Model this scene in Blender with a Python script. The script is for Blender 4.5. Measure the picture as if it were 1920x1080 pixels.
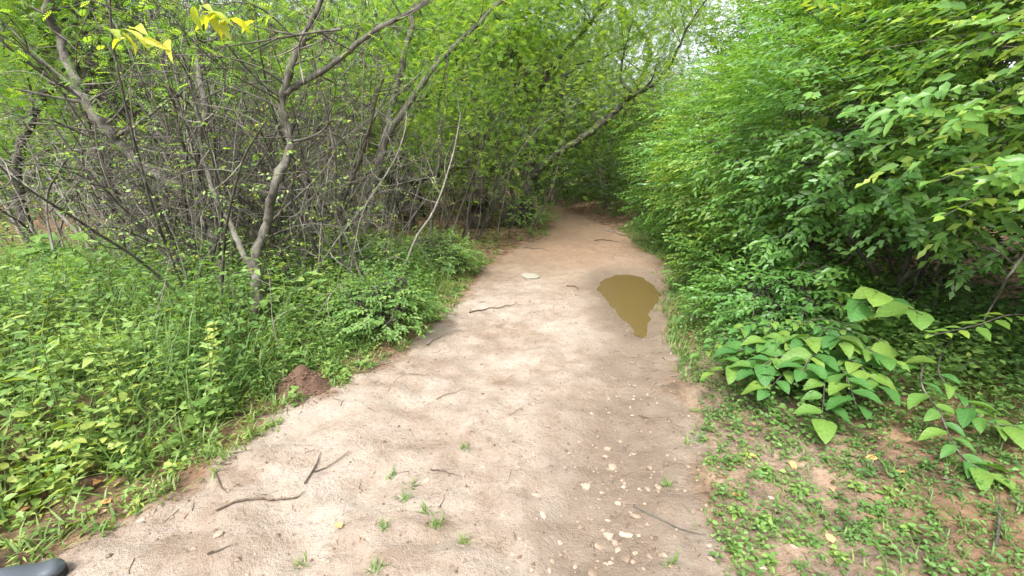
import bpy, math, random
import numpy as np

sc = bpy.context.scene
for o in list(bpy.data.objects):
    bpy.data.objects.remove(o, do_unlink=True)
R = math.radians

# ------------------------------------------------------------------ camera
F, PITCH, H = 860.0, R(15.0), 1.6            # focal length in photo pixels, tilt down, eye height
cam = bpy.data.cameras.new('camera')
cam.sensor_width = 36.0
cam.lens = F / 1920.0 * 36.0
cam.clip_start, cam.clip_end = 0.05, 2000.0
cam_o = bpy.data.objects.new('camera', cam)
sc.collection.objects.link(cam_o)
cam_o.location = (0, 0, H)
cam_o.rotation_euler = (R(90) - PITCH, 0, 0)
sc.camera = cam_o

# ------------------------------------------------------------------ sky, sun, exposure
SUN_EL, SUN_AZ = R(56), R(208)               # azimuth clockwise from +Y: behind the camera, to the left
w = bpy.data.worlds.new('World'); sc.world = w; w.use_nodes = True
nt = w.node_tree; nt.nodes.clear()
sky = nt.nodes.new('ShaderNodeTexSky'); sky.sky_type = 'NISHITA'; sky.sun_disc = False
sky.sun_elevation = SUN_EL; sky.sun_rotation = SUN_AZ
sky.air_density, sky.dust_density, sky.ozone_density = 1.0, 6.0, 1.0
hs = nt.nodes.new('ShaderNodeHueSaturation'); hs.inputs['Saturation'].default_value = 0.25
bg = nt.nodes.new('ShaderNodeBackground'); bg.inputs['Strength'].default_value = 0.15
wo = nt.nodes.new('ShaderNodeOutputWorld')
nt.links.new(sky.outputs[0], hs.inputs['Color']); nt.links.new(hs.outputs[0], bg.inputs[0]); nt.links.new(bg.outputs[0], wo.inputs[0])
sun = bpy.data.lights.new('sun', 'SUN'); sun.energy = 1.5; sun.angle = R(12); sun.color = (1, .95, .86)
sun_o = bpy.data.objects.new('sun', sun); sc.collection.objects.link(sun_o)
sun_o.rotation_euler = (R(90) - SUN_EL, 0, math.pi - SUN_AZ)
vs = sc.view_settings
vs.view_transform, vs.look, vs.exposure, vs.gamma, vs.use_curve_mapping = 'Standard', 'None', 1.85, 1.0, False
sc.cycles.max_bounces = 5; sc.cycles.diffuse_bounces = 4; sc.cycles.transmission_bounces = 4
sc.cycles.sample_clamp_indirect = 8

# ------------------------------------------------------------------ helpers
C = sc.collection
rng = np.random.default_rng(7)
CP, SP = math.cos(PITCH), math.sin(PITCH)

def ray(u, v):
    x, y = (u - 960) / F, (v - 540) / F
    return np.array([x, CP - y * SP, -SP - y * CP])
def G(u, v, z=0.0):                           # a photo pixel on the ground
    d = ray(u, v); t = (H - z) / -d[2]
    return np.array([d[0] * t, d[1] * t, z])
def at(u, v, Y):                              # a photo pixel at a distance Y down the path
    d = ray(u, v); t = Y / d[1]
    return np.array([d[0] * t, Y, H + d[2] * t])
def proj(p):
    q = p - np.array([0, 0, H])
    f = q[..., 1] * CP - q[..., 2] * SP
    up = q[..., 1] * SP + q[..., 2] * CP
    f = np.where(f > .05, f, np.nan)
    return 960 + F * q[..., 0] / f, 540 - F * up / f, f

def vnoise(x, y, s=0):
    ix, iy = np.floor(x), np.floor(y); fx, fy = x - ix, y - iy
    fx = fx * fx * (3 - 2 * fx); fy = fy * fy * (3 - 2 * fy)
    def h(a, b):
        t = np.sin(a * 127.1 + b * 311.7 + s * 74.7) * 43758.5453
        return t - np.floor(t)
    return (h(ix, iy) * (1 - fx) + h(ix + 1, iy) * fx) * (1 - fy) + (h(ix, iy + 1) * (1 - fx) + h(ix + 1, iy + 1) * fx) * fy
def fbm(x, y, s=0, o=4):
    v = 0; a = .5
    for i in range(o):
        v = v + a * (vnoise(x * 2 ** i, y * 2 ** i, s + i * 13) - .5); a *= .5
    return v
def sdf(px, py, poly):                        # signed distance to a polygon, negative inside
    d = np.full(px.shape, 1e9); ins = np.zeros(px.shape, bool); n = len(poly)
    for i in range(n):
        ax, ay = poly[i][:2]; bx, by = poly[(i + 1) % n][:2]
        ex, ey = bx - ax, by - ay
        t = np.clip(((px - ax) * ex + (py - ay) * ey) / (ex * ex + ey * ey + 1e-12), 0, 1)
        d = np.minimum(d, np.hypot(px - ax - ex * t, py - ay - ey * t))
        c = ((ay > py) != (by > py)) & (px < (bx - ax) * (py - ay) / ((by - ay) + 1e-12) + ax)
        ins ^= c
    return np.where(ins, -d, d)
def norm(a):
    return a / (np.linalg.norm(a, axis=-1, keepdims=True) + 1e-9)
def catmull(pts, n=6):
    p = np.array(pts, float); p = np.vstack([2 * p[0] - p[1], p, 2 * p[-1] - p[-2]])
    out = []
    for i in range(1, len(p) - 2):
        for t in np.linspace(0, 1, n, endpoint=False):
            out.append(.5 * (2 * p[i] + (p[i + 1] - p[i - 1]) * t + (2 * p[i - 1] - 5 * p[i] + 4 * p[i + 1] - p[i + 2]) * t * t
                             + (3 * p[i] - p[i - 1] - 3 * p[i + 1] + p[i + 2]) * t ** 3))
    out.append(p[-2]); return np.array(out)

# leaf templates: rows (along, across, up), triangles
def tri(fs):
    o = []
    for f in fs:
        for i in range(1, len(f) - 1): o.append((f[0], f[i], f[i + 1]))
    return np.array(o)
OVATE = (np.array([(0, 0, 0), (.35, 0, -.04), (.7, 0, -.05), (1, 0, -.16), (.28, .46, .05), (.66, .36, .0), (.28, -.46, .05), (.66, -.36, .0)]),
         tri([(0, 1, 4), (1, 2, 5, 4), (2, 3, 5), (0, 6, 1), (1, 6, 7, 2), (2, 7, 3)]))
MID = (np.array([(0, 0, 0), (.5, 0, -.05), (1, 0, -.14), (.42, .48, .05), (.42, -.48, .05)]), tri([(0, 1, 3), (1, 2, 3), (0, 4, 1), (1, 4, 2)]))
TINY = (np.array([(0, 0, 0), (.5, .5, .08), (1, 0, -.05), (.5, -.5, .08)]), tri([(0, 2, 1), (0, 3, 2)]))
LOBED = (np.array([(0, 0, 0), (.12, .5, .04), (.3, .30, .02), (.5, .62, .0), (.6, .22, -.02), (1, 0, -.12), (.6, -.22, -.02), (.5, -.62, 0), (.3, -.30, .02), (.12, -.5, .04), (.35, 0, -.05)]),
         tri([(0, 10, 1), (1, 10, 2), (2, 10, 3), (3, 10, 4), (4, 10, 5), (5, 10, 6), (6, 10, 7), (7, 10, 8), (8, 10, 9), (9, 10, 0)]))
BLADE = (np.array([(0, .5, 0), (0, -.5, 0), (.35, .45, .0), (.35, -.45, .0), (.7, .3, -.12), (.7, -.3, -.12), (1, 0, -.38)]),
         tri([(0, 1, 3, 2), (2, 3, 5, 4), (4, 5, 6)]))
def pinnate():
    v, f = [], []
    n = 5
    for i in range(n):
        a = .10 + .85 * i / n; s = (.5 if 0 < i < n - 1 else .38); z = -.12 * a * a
        for sg in (1, -1):
            b = len(v); v += [(a - .035, 0, z), (a + .11, sg * s * .35, z + .03), (a + .11, sg * s, z - .02)]
            f.append((b, b + 1, b + 2) if sg > 0 else (b, b + 2, b + 1))
    return np.array(v), np.array(f)
PINNATE = pinnate()

class MB:
    """collects tubes, leaves and raw pieces, builds one mesh"""
    def __init__(s): s.v = []; s.f3 = []; s.f4 = []; s.t = []; s.n = 0
    def raw(s, v, f3=None, f4=None, tint=.5):
        v = np.asarray(v, float); s.v.append(v)
        s.t.append(np.broadcast_to(np.asarray(tint, float), (len(v),)))
        if f3 is not None and len(f3): s.f3.append(np.asarray(f3) + s.n)
        if f4 is not None and len(f4): s.f4.append(np.asarray(f4) + s.n)
        s.n += len(v)
    def tube(s, p, r, k=6, tint=.5, lump=0.0):
        p = np.asarray(p, float); n = len(p)
        r = np.interp(np.linspace(0, 1, n), np.linspace(0, 1, len(np.atleast_1d(r))), np.atleast_1d(r))
        t = norm(np.gradient(p, axis=0))
        ref = np.array([.31, .77, .2]) if abs(t[0, 2]) > .7 else np.array([.1, .2, 1.])
        a = norm(np.cross(t, ref)); b = np.cross(t, a)
        th = np.arange(k) * 2 * math.pi / k
        rr = r[:, None] * np.ones(k)
        if lump: rr = rr * (1 + lump * rng.normal(0, 1, (n, k)))
        ring = p[:, None, :] + rr[..., None] * (np.cos(th)[None, :, None] * a[:, None, :] + np.sin(th)[None, :, None] * b[:, None, :])
        i = np.arange(n - 1)[:, None] * k; j = np.arange(k)[None, :]; j2 = (j + 1) % k
        q = np.stack([i + j, i + j2, i + k + j2, i + k + j], -1).reshape(-1, 4)
        s.raw(ring.reshape(-1, 3), f4=q, tint=tint)
    def leaves(s, pos, d, nr, L, W, tint, tpl):
        if len(pos) == 0: return
        V, T = tpl; N = len(pos)
        d = norm(d); sd = norm(np.cross(nr, d)); nr = np.cross(d, sd)
        L = np.broadcast_to(L, (N,)); W = np.broadcast_to(W, (N,))
        P = (pos[:, None, :] + (V[None, :, 0, None] * L[:, None, None]) * d[:, None, :] + (V[None, :, 1, None] * W[:, None, None]) * sd[:, None, :]
             + (V[None, :, 2, None] * L[:, None, None]) * nr[:, None, :])
        f = T[None] + (np.arange(N) * len(V))[:, None, None]
        s.raw(P.reshape(-1, 3), f3=f.reshape(-1, 3), tint=np.repeat(np.broadcast_to(tint, (N,)), len(V)))
    def mesh(s, name, mat, origin=(0, 0, 0), smooth=True):
        me = bpy.data.meshes.new(name)
        if s.n == 0: return me
        v = np.vstack(s.v) - np.asarray(origin, float)
        f3 = np.vstack(s.f3) if s.f3 else np.zeros((0, 3), int); f4 = np.vstack(s.f4) if s.f4 else np.zeros((0, 4), int)
        me.vertices.add(len(v)); me.vertices.foreach_set('co', v.astype(np.float32).ravel())
        loops = np.concatenate([f3.ravel(), f4.ravel()]).astype(np.int32)
        tot = np.concatenate([np.full(len(f3), 3), np.full(len(f4), 4)]).astype(np.int32)
        st = np.concatenate([[0], np.cumsum(tot)[:-1]]).astype(np.int32)
        me.loops.add(len(loops)); me.loops.foreach_set('vertex_index', loops)
        me.polygons.add(len(tot)); me.polygons.foreach_set('loop_start', st); me.polygons.foreach_set('loop_total', tot)
        me.polygons.foreach_set('use_smooth', np.full(len(tot), smooth))
        at_ = me.attributes.new('tint', 'FLOAT', 'POINT'); at_.data.foreach_set('value', np.concatenate(s.t).astype(np.float32))
        me.update(calc_edges=True); me.materials.append(mat)
        return me

def tag(o, label=None, cat=None, group=None, kind=None):
    for k, v in (('label', label), ('category', cat), ('group', group), ('kind', kind)):
        if v: o[k] = v
    return o
def link(name, me, parent=None, loc=(0, 0, 0)):
    o = bpy.data.objects.new(name, me); C.objects.link(o); o.location = loc
    if parent is not None: o.parent = parent
    return o
def empty(name, loc, label, cat, group=None):
    o = bpy.data.objects.new(name, None); C.objects.link(o); o.location = loc; o.empty_display_size = .1
    return tag(o, label, cat, group)
def copy_tree(o, parent=None):
    c = o.copy(); C.objects.link(c); c.parent = parent
    for ch in o.children: copy_tree(ch, c)
    return c

# ------------------------------------------------------------------ materials
def base_mat(name):
    m = bpy.data.materials.new(name); m.use_nodes = True
    n = m.node_tree; return m, n, n.nodes['Principled BSDF'], n.nodes['Material Output']
def N(n, typ, **kw):
    x = n.nodes.new(typ)
    for k, v in kw.items():
        if k in x.inputs: x.inputs[k].default_value = v
        else: setattr(x, k, v)
    return x
def ramp(n, stops):
    r = n.nodes.new('ShaderNodeValToRGB'); e = r.color_ramp.elements
    while len(e) < len(stops): e.new(.5)
    for el, (p, c) in zip(e, stops): el.position = p; el.color = (*c, 1)
    return r
def leaf_mat(name, stops, trans=.4, rough=.5, spec=.35, big=False):
    m, n, b, out = base_mat(name)
    a = N(n, 'ShaderNodeAttribute', attribute_name='tint'); oi = N(n, 'ShaderNodeObjectInfo')
    j = N(n, 'ShaderNodeMath', operation='MULTIPLY_ADD'); j.inputs[1].default_value = .3
    n.links.new(oi.outputs['Random'], j.inputs[0]); n.links.new(a.outputs['Fac'], j.inputs[2])
    s = N(n, 'ShaderNodeMath', operation='SUBTRACT'); s.inputs[1].default_value = .15; n.links.new(j.outputs[0], s.inputs[0])
    r = ramp(n, stops); n.links.new(s.outputs[0], r.inputs[0]); col = r.outputs[0]
    tc = N(n, 'ShaderNodeTexCoord')
    nz = N(n, 'ShaderNodeTexNoise', Scale=60.0 if not big else 9.0, Detail=3.0)
    n.links.new(tc.outputs['Object'], nz.inputs['Vector'])
    mx = N(n, 'ShaderNodeMixRGB', blend_type='MULTIPLY'); mx.inputs[0].default_value = .55
    rr = ramp(n, [(.3, (.62, .66, .55)), (.7, (1.15, 1.12, 1.0))]); n.links.new(nz.outputs[0], rr.inputs[0])
    n.links.new(col, mx.inputs[1]); n.links.new(rr.outputs[0], mx.inputs[2]); col = mx.outputs[0]
    if big:                                   # veins from the leaf's own coordinates: x along, y across
        sx = N(n, 'ShaderNodeSeparateXYZ'); n.links.new(tc.outputs['Object'], sx.inputs[0])
        ab = N(n, 'ShaderNodeMath', operation='ABSOLUTE'); n.links.new(sx.outputs[1], ab.inputs[0])
        q = N(n, 'ShaderNodeMath', operation='MULTIPLY_ADD'); q.inputs[1].default_value = -.75
        n.links.new(ab.outputs[0], q.inputs[0]); n.links.new(sx.outputs[0], q.inputs[2])
        sn = N(n, 'ShaderNodeMath', operation='MULTIPLY'); sn.inputs[1].default_value = 5.0; n.links.new(q.outputs[0], sn.inputs[0])
        pp = N(n, 'ShaderNodeMath', operation='PINGPONG'); pp.inputs[1].default_value = .5; n.links.new(sn.outputs[0], pp.inputs[0])
        vr = ramp(n, [(.0, (1, 1, 1)), (.09, (0, 0, 0))]); n.links.new(pp.outputs[0], vr.inputs[0])
        mr = ramp(n, [(.0, (1, 1, 1)), (.03, (0, 0, 0))]); n.links.new(ab.outputs[0], mr.inputs[0])
        mxv = N(n, 'ShaderNodeMath', operation='MAXIMUM'); n.links.new(vr.outputs[0], mxv.inputs[0]); n.links.new(mr.outputs[0], mxv.inputs[1])
        mv = N(n, 'ShaderNodeMixRGB', blend_type='MIX'); mv.inputs[2].default_value = (.30, .42, .16, 1)
        k = N(n, 'ShaderNodeMath', operation='MULTIPLY'); k.inputs[1].default_value = .14; n.links.new(mxv.outputs[0], k.inputs[0])
        n.links.new(k.outputs[0], mv.inputs[0]); n.links.new(col, mv.inputs[1]); col = mv.outputs[0]
        bp = N(n, 'ShaderNodeBump', Strength=.12, Distance=.03); n.links.new(pp.outputs[0], bp.inputs['Height']); n.links.new(bp.outputs[0], b.inputs['Normal'])
    n.links.new(col, b.inputs['Base Color'])
    b.inputs['Roughness'].default_value = rough; b.inputs['Specular IOR Level'].default_value = spec
    t = N(n, 'ShaderNodeBsdfTranslucent')
    tm = N(n, 'ShaderNodeMixRGB', blend_type='MULTIPLY'); tm.inputs[0].default_value = 1; tm.inputs[2].default_value = (1.5, 1.45, .55, 1)
    n.links.new(col, tm.inputs[1]); n.links.new(tm.outputs[0], t.inputs[0])
    mix = N(n, 'ShaderNodeMixShader'); mix.inputs[0].default_value = trans
    n.links.new(b.outputs[0], mix.inputs[1]); n.links.new(t.outputs[0], mix.inputs[2]); n.links.new(mix.outputs[0], out.inputs[0])
    return m
def bark_mat(name, dark, light, lichen=.0, scale=14):
    m, n, b, out = base_mat(name)
    tc = N(n, 'ShaderNodeTexCoord'); mp = N(n, 'ShaderNodeMapping'); mp.inputs['Scale'].default_value = (1, 1, .3)
    n.links.new(tc.outputs['Object'], mp.inputs[0])
    nz = N(n, 'ShaderNodeTexNoise', Scale=float(scale), Detail=6.0, Roughness=.65); n.links.new(mp.outputs[0], nz.inputs['Vector'])
    r = ramp(n, [(.32, dark), (.68, light)]); n.links.new(nz.outputs[0], r.inputs[0]); col = r.outputs[0]
    n2 = N(n, 'ShaderNodeTexNoise', Scale=5.0, Detail=5.0); n.links.new(tc.outputs['Object'], n2.inputs['Vector'])
    r2 = ramp(n, [(.52, (0, 0, 0)), (.62, (1, 1, 1))]); n.links.new(n2.outputs[0], r2.inputs[0])
    k = N(n, 'ShaderNodeMath', operation='MULTIPLY'); k.inputs[1].default_value = lichen; n.links.new(r2.outputs[0], k.inputs[0])
    mx = N(n, 'ShaderNodeMixRGB'); mx.inputs[2].default_value = (.20, .20, .155, 1)
    n.links.new(k.outputs[0], mx.inputs[0]); n.links.new(col, mx.inputs[1]); n.links.new(mx.outputs[0], b.inputs['Base Color'])
    b.inputs['Roughness'].default_value = .9; b.inputs['Specular IOR Level'].default_value = .15
    bp = N(n, 'ShaderNodeBump', Strength=1.0, Distance=.03); n.links.new(nz.outputs[0], bp.inputs['Height']); n.links.new(bp.outputs[0], b.inputs['Normal'])
    return m
def plain_mat(name, stops, rough=.85, spec=.2, scale=30, bump=.3):
    m, n, b, out = base_mat(name)
    a = N(n, 'ShaderNodeAttribute', attribute_name='tint'); tc = N(n, 'ShaderNodeTexCoord'); oi = N(n, 'ShaderNodeObjectInfo')
    nz = N(n, 'ShaderNodeTexNoise', Scale=float(scale), Detail=5.0); n.links.new(tc.outputs['Object'], nz.inputs['Vector'])
    s = N(n, 'ShaderNodeMath', operation='MULTIPLY_ADD'); s.inputs[1].default_value = .5
    n.links.new(nz.outputs[0], s.inputs[0]); n.links.new(a.outputs['Fac'], s.inputs[2])
    s1 = N(n, 'ShaderNodeMath', operation='MULTIPLY_ADD'); s1.inputs[1].default_value = .4
    n.links.new(oi.outputs['Random'], s1.inputs[0]); n.links.new(s.outputs[0], s1.inputs[2])
    s2 = N(n, 'ShaderNodeMath', operation='SUBTRACT'); s2.inputs[1].default_value = .45; n.links.new(s1.outputs[0], s2.inputs[0])
    r = ramp(n, stops); n.links.new(s2.outputs[0], r.inputs[0]); n.links.new(r.outputs[0], b.inputs['Base Color'])
    b.inputs['Roughness'].default_value = rough; b.inputs['Specular IOR Level'].default_value = spec
    bp = N(n, 'ShaderNodeBump', Strength=bump, Distance=.01); n.links.new(nz.outputs[0], bp.inputs['Height']); n.links.new(bp.outputs[0], b.inputs['Normal'])
    return m

M_HERB = leaf_mat('herb_leaf', [(.0, (.055, .13, .04)), (.4, (.125, .235, .065)), (.75, (.205, .315, .085)), (1., (.34, .38, .10))], .42, .5)
M_GRASS = leaf_mat('grass_leaf', [(.0, (.05, .11, .03)), (.5, (.11, .20, .05)), (.85, (.20, .27, .08)), (1., (.32, .29, .14))], .4, .5)
M_SHRUB = leaf_mat('shrub_leaf', [(.0, (.045, .125, .036)), (.4, (.09, .21, .052)), (.75, (.15, .285, .06)), (1., (.28, .36, .065))], .42, .38, .5)
M_FEATHER = leaf_mat('feathery_leaf', [(.0, (.065, .165, .035)), (.5, (.15, .29, .055)), (1., (.30, .42, .075))], .6, .55)
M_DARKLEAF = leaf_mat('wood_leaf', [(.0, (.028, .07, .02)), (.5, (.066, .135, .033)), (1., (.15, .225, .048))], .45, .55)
M_YELLOW = leaf_mat('yellow_leaf', [(.0, (.20, .30, .05)), (.5, (.33, .38, .05)), (1., (.45, .44, .06))], .5, .45, big=True)
M_BIG = leaf_mat('broad_leaf', [(.0, (.034, .11, .034)), (.5, (.06, .165, .042)), (1., (.145, .24, .048))], .38, .5, .28, big=True)
M_BLUE = leaf_mat('bluish_leaf', [(.0, (.06, .13, .09)), (1., (.14, .22, .15))], .3, .5)
M_LITTER = plain_mat('litter_leaf', [(.0, (.05, .03, .018)), (.5, (.16, .10, .055)), (.85, (.30, .19, .10)), (1., (.36, .26, .16))])
M_ORANGE = plain_mat('dry_orange_leaf', [(.0, (.30, .12, .04)), (.5, (.46, .22, .09)), (1., (.50, .33, .18))])
M_BARK = bark_mat('grey_bark', (.030, .027, .023), (.105, .096, .082), .35)
M_PALE = bark_mat('pale_bark', (.045, .041, .035), (.145, .134, .115), .4)
M_DARKBARK = bark_mat('dark_bark', (.035, .028, .022), (.12, .098, .075), .2)
M_DEAD = bark_mat('dead_wood', (.14, .128, .11), (.29, .27, .24), .0)
M_TWIG = bark_mat('twig_wood', (.06, .045, .035), (.19, .145, .11), .0, 40)
M_STEM = plain_mat('green_stem', [(.0, (.06, .10, .03)), (1., (.18, .22, .08))])
M_STONE = plain_mat('pale_stone', [(.0, (.09, .062, .045)), (.35, (.22, .165, .12)), (.7, (.33, .28, .23)), (1., (.44, .40, .345))], .8, .3, 25, .4)
M_SLAB = plain_mat('slab_stone', [(.0, (.14, .125, .10)), (.5, (.22, .205, .17)), (1., (.30, .285, .24))], .85, .2, 12, .6)
M_MOUND = plain_mat('red_earth', [(.0, (.045, .027, .019)), (.5, (.095, .06, .043)), (1., (.16, .105, .077))], .95, .05, 45, 1.0)

# soil: one material for path and ground, driven by where the trodden clay lies
def soil_mat():
    m, n, b, out = base_mat('clay_soil')
    geo = N(n, 'ShaderNodeNewGeometry')
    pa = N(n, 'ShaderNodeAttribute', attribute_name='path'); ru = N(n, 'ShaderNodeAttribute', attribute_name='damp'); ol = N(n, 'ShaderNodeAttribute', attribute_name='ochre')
    def noise(s, d=5.0, r=.6):
        x = N(n, 'ShaderNodeTexNoise', Scale=float(s), Detail=float(d), Roughness=r); n.links.new(geo.outputs['Position'], x.inputs['Vector']); return x
    def mix(f, a, c, bt='MIX'):
        x = N(n, 'ShaderNodeMixRGB', blend_type=bt)
        for i, s in enumerate((f, a, c)):
            if isinstance(s, (int, float)): x.inputs[i].default_value = s
            elif isinstance(s, tuple): x.inputs[i].default_value = (*s, 1)
            else: n.links.new(s, x.inputs[i])
        return x.outputs[0]
    n1, n2, n3, n4 = noise(1.3), noise(6), noise(34, 6, .7), noise(130, 3)
    r1 = ramp(n, [(.38, (.185, .138, .102)), (.52, (.258, .213, .175)), (.66, (.318, .278, .24))]); n.links.new(n1.outputs[0], r1.inputs[0])
    r2 = ramp(n, [(.35, (.178, .132, .098)), (.6, (.30, .260, .222))]); n.links.new(n2.outputs[0], r2.inputs[0])
    clay = mix(.45, r1.outputs[0], r2.outputs[0])
    clay = mix(ol.outputs['Fac'], clay, (.190, .124, .080))
    sp = ramp(n, [(.30, (.42, .37, .33)), (.45, (.97, .96, .95)), (.62, (1, 1, 1)), (.74, (1.15, 1.14, 1.12))]); n.links.new(n3.outputs[0], sp.inputs[0])
    clay = mix(.75, clay, sp.outputs[0], 'MULTIPLY')
    dark_clay_c = mix(n2.outputs[0], (.115, .086, .064), (.165, .130, .100))
    clay = mix(ru.outputs['Fac'], clay, dark_clay_c)
    d1 = ramp(n, [(.35, (.055, .036, .024)), (.52, (.15, .095, .06)), (.7, (.26, .17, .105))]); n.links.new(n2.outputs[0], d1.inputs[0])
    dark = mix(.7, d1.outputs[0], sp.outputs[0], 'MULTIPLY')
    f = N(n, 'ShaderNodeMath', operation='MULTIPLY_ADD'); f.inputs[1].default_value = .5
    n.links.new(n3.outputs[0], f.inputs[0]); n.links.new(pa.outputs['Fac'], f.inputs[2])
    fr = ramp(n, [(.45, (0, 0, 0)), (.85, (1, 1, 1))]); n.links.new(f.outputs[0], fr.inputs[0])
    col = mix(fr.outputs[0], dark, clay)
    n.links.new(col, b.inputs['Base Color']); b.inputs['Specular IOR Level'].default_value = .15
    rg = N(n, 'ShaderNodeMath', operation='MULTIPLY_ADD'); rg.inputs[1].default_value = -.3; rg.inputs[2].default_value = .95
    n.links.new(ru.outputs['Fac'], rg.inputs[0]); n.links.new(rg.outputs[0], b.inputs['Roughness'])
    ad = N(n, 'ShaderNodeMath', operation='MULTIPLY_ADD'); ad.inputs[1].default_value = .35
    n.links.new(n4.outputs[0], ad.inputs[0]); n.links.new(n3.outputs[0], ad.inputs[2])
    bp = N(n, 'ShaderNodeBump', Strength=.9, Distance=.024); n.links.new(ad.outputs[0], bp.inputs['Height']); n.links.new(bp.outputs[0], b.inputs['Normal'])
    return m
M_SOIL = soil_mat()

# ------------------------------------------------------------------ terrain and path
LE = [(-40, 1110), (100, 1040), (350, 905), (500, 815), (530, 770), (650, 712), (760, 650), (830, 590), (880, 532), (905, 500), (960, 465), (1022, 442), (1030, 412), (1012, 398)]
RE = [(1075, 396), (1110, 412), (1165, 432), (1200, 462), (1262, 500), (1252, 550), (1262, 600), (1290, 690), (1325, 770), (1350, 900), (1370, 1000), (1390, 1110)]
PATH = np.array([[-2.6, -6, 0]] + [G(*p) for p in LE] + [[-2, 30, 0], [0.2, 30, 0]] + [G(*p) for p in RE] + [[.8, -6, 0]])
PUD = [G(*p) for p in [(1122, 540), (1132, 520), (1152, 512), (1180, 511), (1205, 516), (1225, 529), (1238, 548), (1234, 566), (1222, 580), (1217, 600), (1212, 622), (1200, 630), (1188, 618), (1182, 604), (1164, 592), (1145, 570)]]
PUD = np.array(PUD); WATER_Z = -.028
def path_sd(x, y):
    return sdf(x, y, PATH) + .10 * fbm(x * 2.2, y * 2.2, 3) * 2 + .05 * fbm(x * 9, y * 9, 5)
def pud_sd(x, y): return sdf(x, y, PUD) + .10 * fbm(x * 4, y * 4, 9) + .06 * fbm(x * 13, y * 13, 10)
RUT = np.array([G(*p) for p in [(1080, 1110), (1130, 940), (1150, 820), (1160, 720), (1185, 650)]])
def rut_d(x, y):
    d = np.full(x.shape, 1e9)
    for a, b in zip(RUT[:-1], RUT[1:]):
        e = b - a; t = np.clip(((x - a[0]) * e[0] + (y - a[1]) * e[1]) / (e[0] ** 2 + e[1] ** 2), 0, 1)
        d = np.minimum(d, np.hypot(x - a[0] - e[0] * t, y - a[1] - e[1] * t))
    return d
def sstep(a, b, x):
    t = np.clip((x - a) / (b - a), 0, 1); return t * t * (3 - 2 * t)
def height(x, y, s=None):
    x = np.asarray(x, float); y = np.asarray(y, float)
    s = path_sd(x, y) if s is None else s
    z = .07 * fbm(x * .9, y * .9, 21) + .065 * fbm(x * 4, y * 4, 22) + .05 * fbm(x * 12, y * 12, 23)
    z = z + np.where(s > 0, .16 * sstep(0, 1.6, s) + .25 * fbm(x * .35, y * .35, 31) * sstep(.3, 4, s), 0)
    z = z - .05 * np.exp(-(rut_d(x, y) / .24) ** 2) - .03 * np.exp(-(rut_d(x + 1.25, y) / .22) ** 2)
    p = pud_sd(x, y)
    k = sstep(.9, .1, p)
    z = z * (1 - k) + k * (.012 * fbm(x * 9, y * 9, 24))
    z = z - .10 * sstep(.16, -.30, p)
    return z
xs = np.concatenate([-np.geomspace(6, 400, 40)[::-1], np.linspace(-6, 6, 300)[1:-1], np.geomspace(6, 400, 40)])
ys = np.concatenate([-np.geomspace(1, 400, 25)[::-1], np.linspace(-1, 1.2, 16)[1:], 1.2 + np.cumsum(np.geomspace(.022, .12, 200)), ])
ys = np.concatenate([ys, ys[-1] + np.cumsum(np.geomspace(.14, 40, 60))])
gx, gy = np.meshgrid(xs, ys); S = path_sd(gx, gy); gz = height(gx, gy, S)
nxn, nyn = len(xs), len(ys)
V = np.stack([gx, gy, gz], -1).reshape(-1, 3)
idx = np.arange(nxn * nyn).reshape(nyn, nxn)
Q = np.stack([idx[:-1, :-1], idx[:-1, 1:], idx[1:, 1:], idx[1:, :-1]], -1).reshape(-1, 4)
Sc = S.reshape(-1)[Q].mean(1)
attr_path = 1 - sstep(-.42, .12, S + .5 * fbm(gx * 3.5, gy * 3.5, 45)).reshape(-1) * np.where(S.reshape(-1) < 0, .8, 1)
side_r = sstep(.2, 1.2, gx.reshape(-1)) * (1 - sstep(3.2, 5.0, gy.reshape(-1)))           # worn soil on the right bank
attr_path = np.maximum(attr_path, np.float64(.34) * side_r * (1 - sstep(.4, 1.6, S).reshape(-1)))
attr_dark_clay = np.clip(np.maximum(sstep(.75, .05, rut_d(gx - .16, gy) + .7 * fbm(gx * 2.5, gy * 2.5, 41) + .3 * fbm(gx * 9, gy * 9, 44)) * .85,  # clay turns darker and smoother in a band along the rut
                               sstep(.5, .05, pud_sd(gx, gy) + .5 * fbm(gx * 3, gy * 3, 42))), 0, 1).reshape(-1)  # wet mud margin round the puddle
attr_och = np.clip(sstep(4.2, 9.5, gy + 3 * fbm(gx * .8, gy * .8, 43)) * .85 + .0, 0, 1).reshape(-1)
def terrain(name, sel):
    q = Q[sel]; used = np.unique(q); mp = np.zeros(len(V), int); mp[used] = np.arange(len(used))
    mb = MB(); mb.raw(V[used], f4=mp[q]); me = mb.mesh(name, M_SOIL)
    for nm, arr in (('path', attr_path), ('damp', attr_dark_clay), ('ochre', attr_och)):
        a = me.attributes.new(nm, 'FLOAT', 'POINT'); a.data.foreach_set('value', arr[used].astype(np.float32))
    return link(name, me)
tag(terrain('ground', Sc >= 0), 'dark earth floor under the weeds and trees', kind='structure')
tag(terrain('dirt_path', Sc < 0), 'pale trodden clay path curving away between the thickets', kind='structure')

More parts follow.
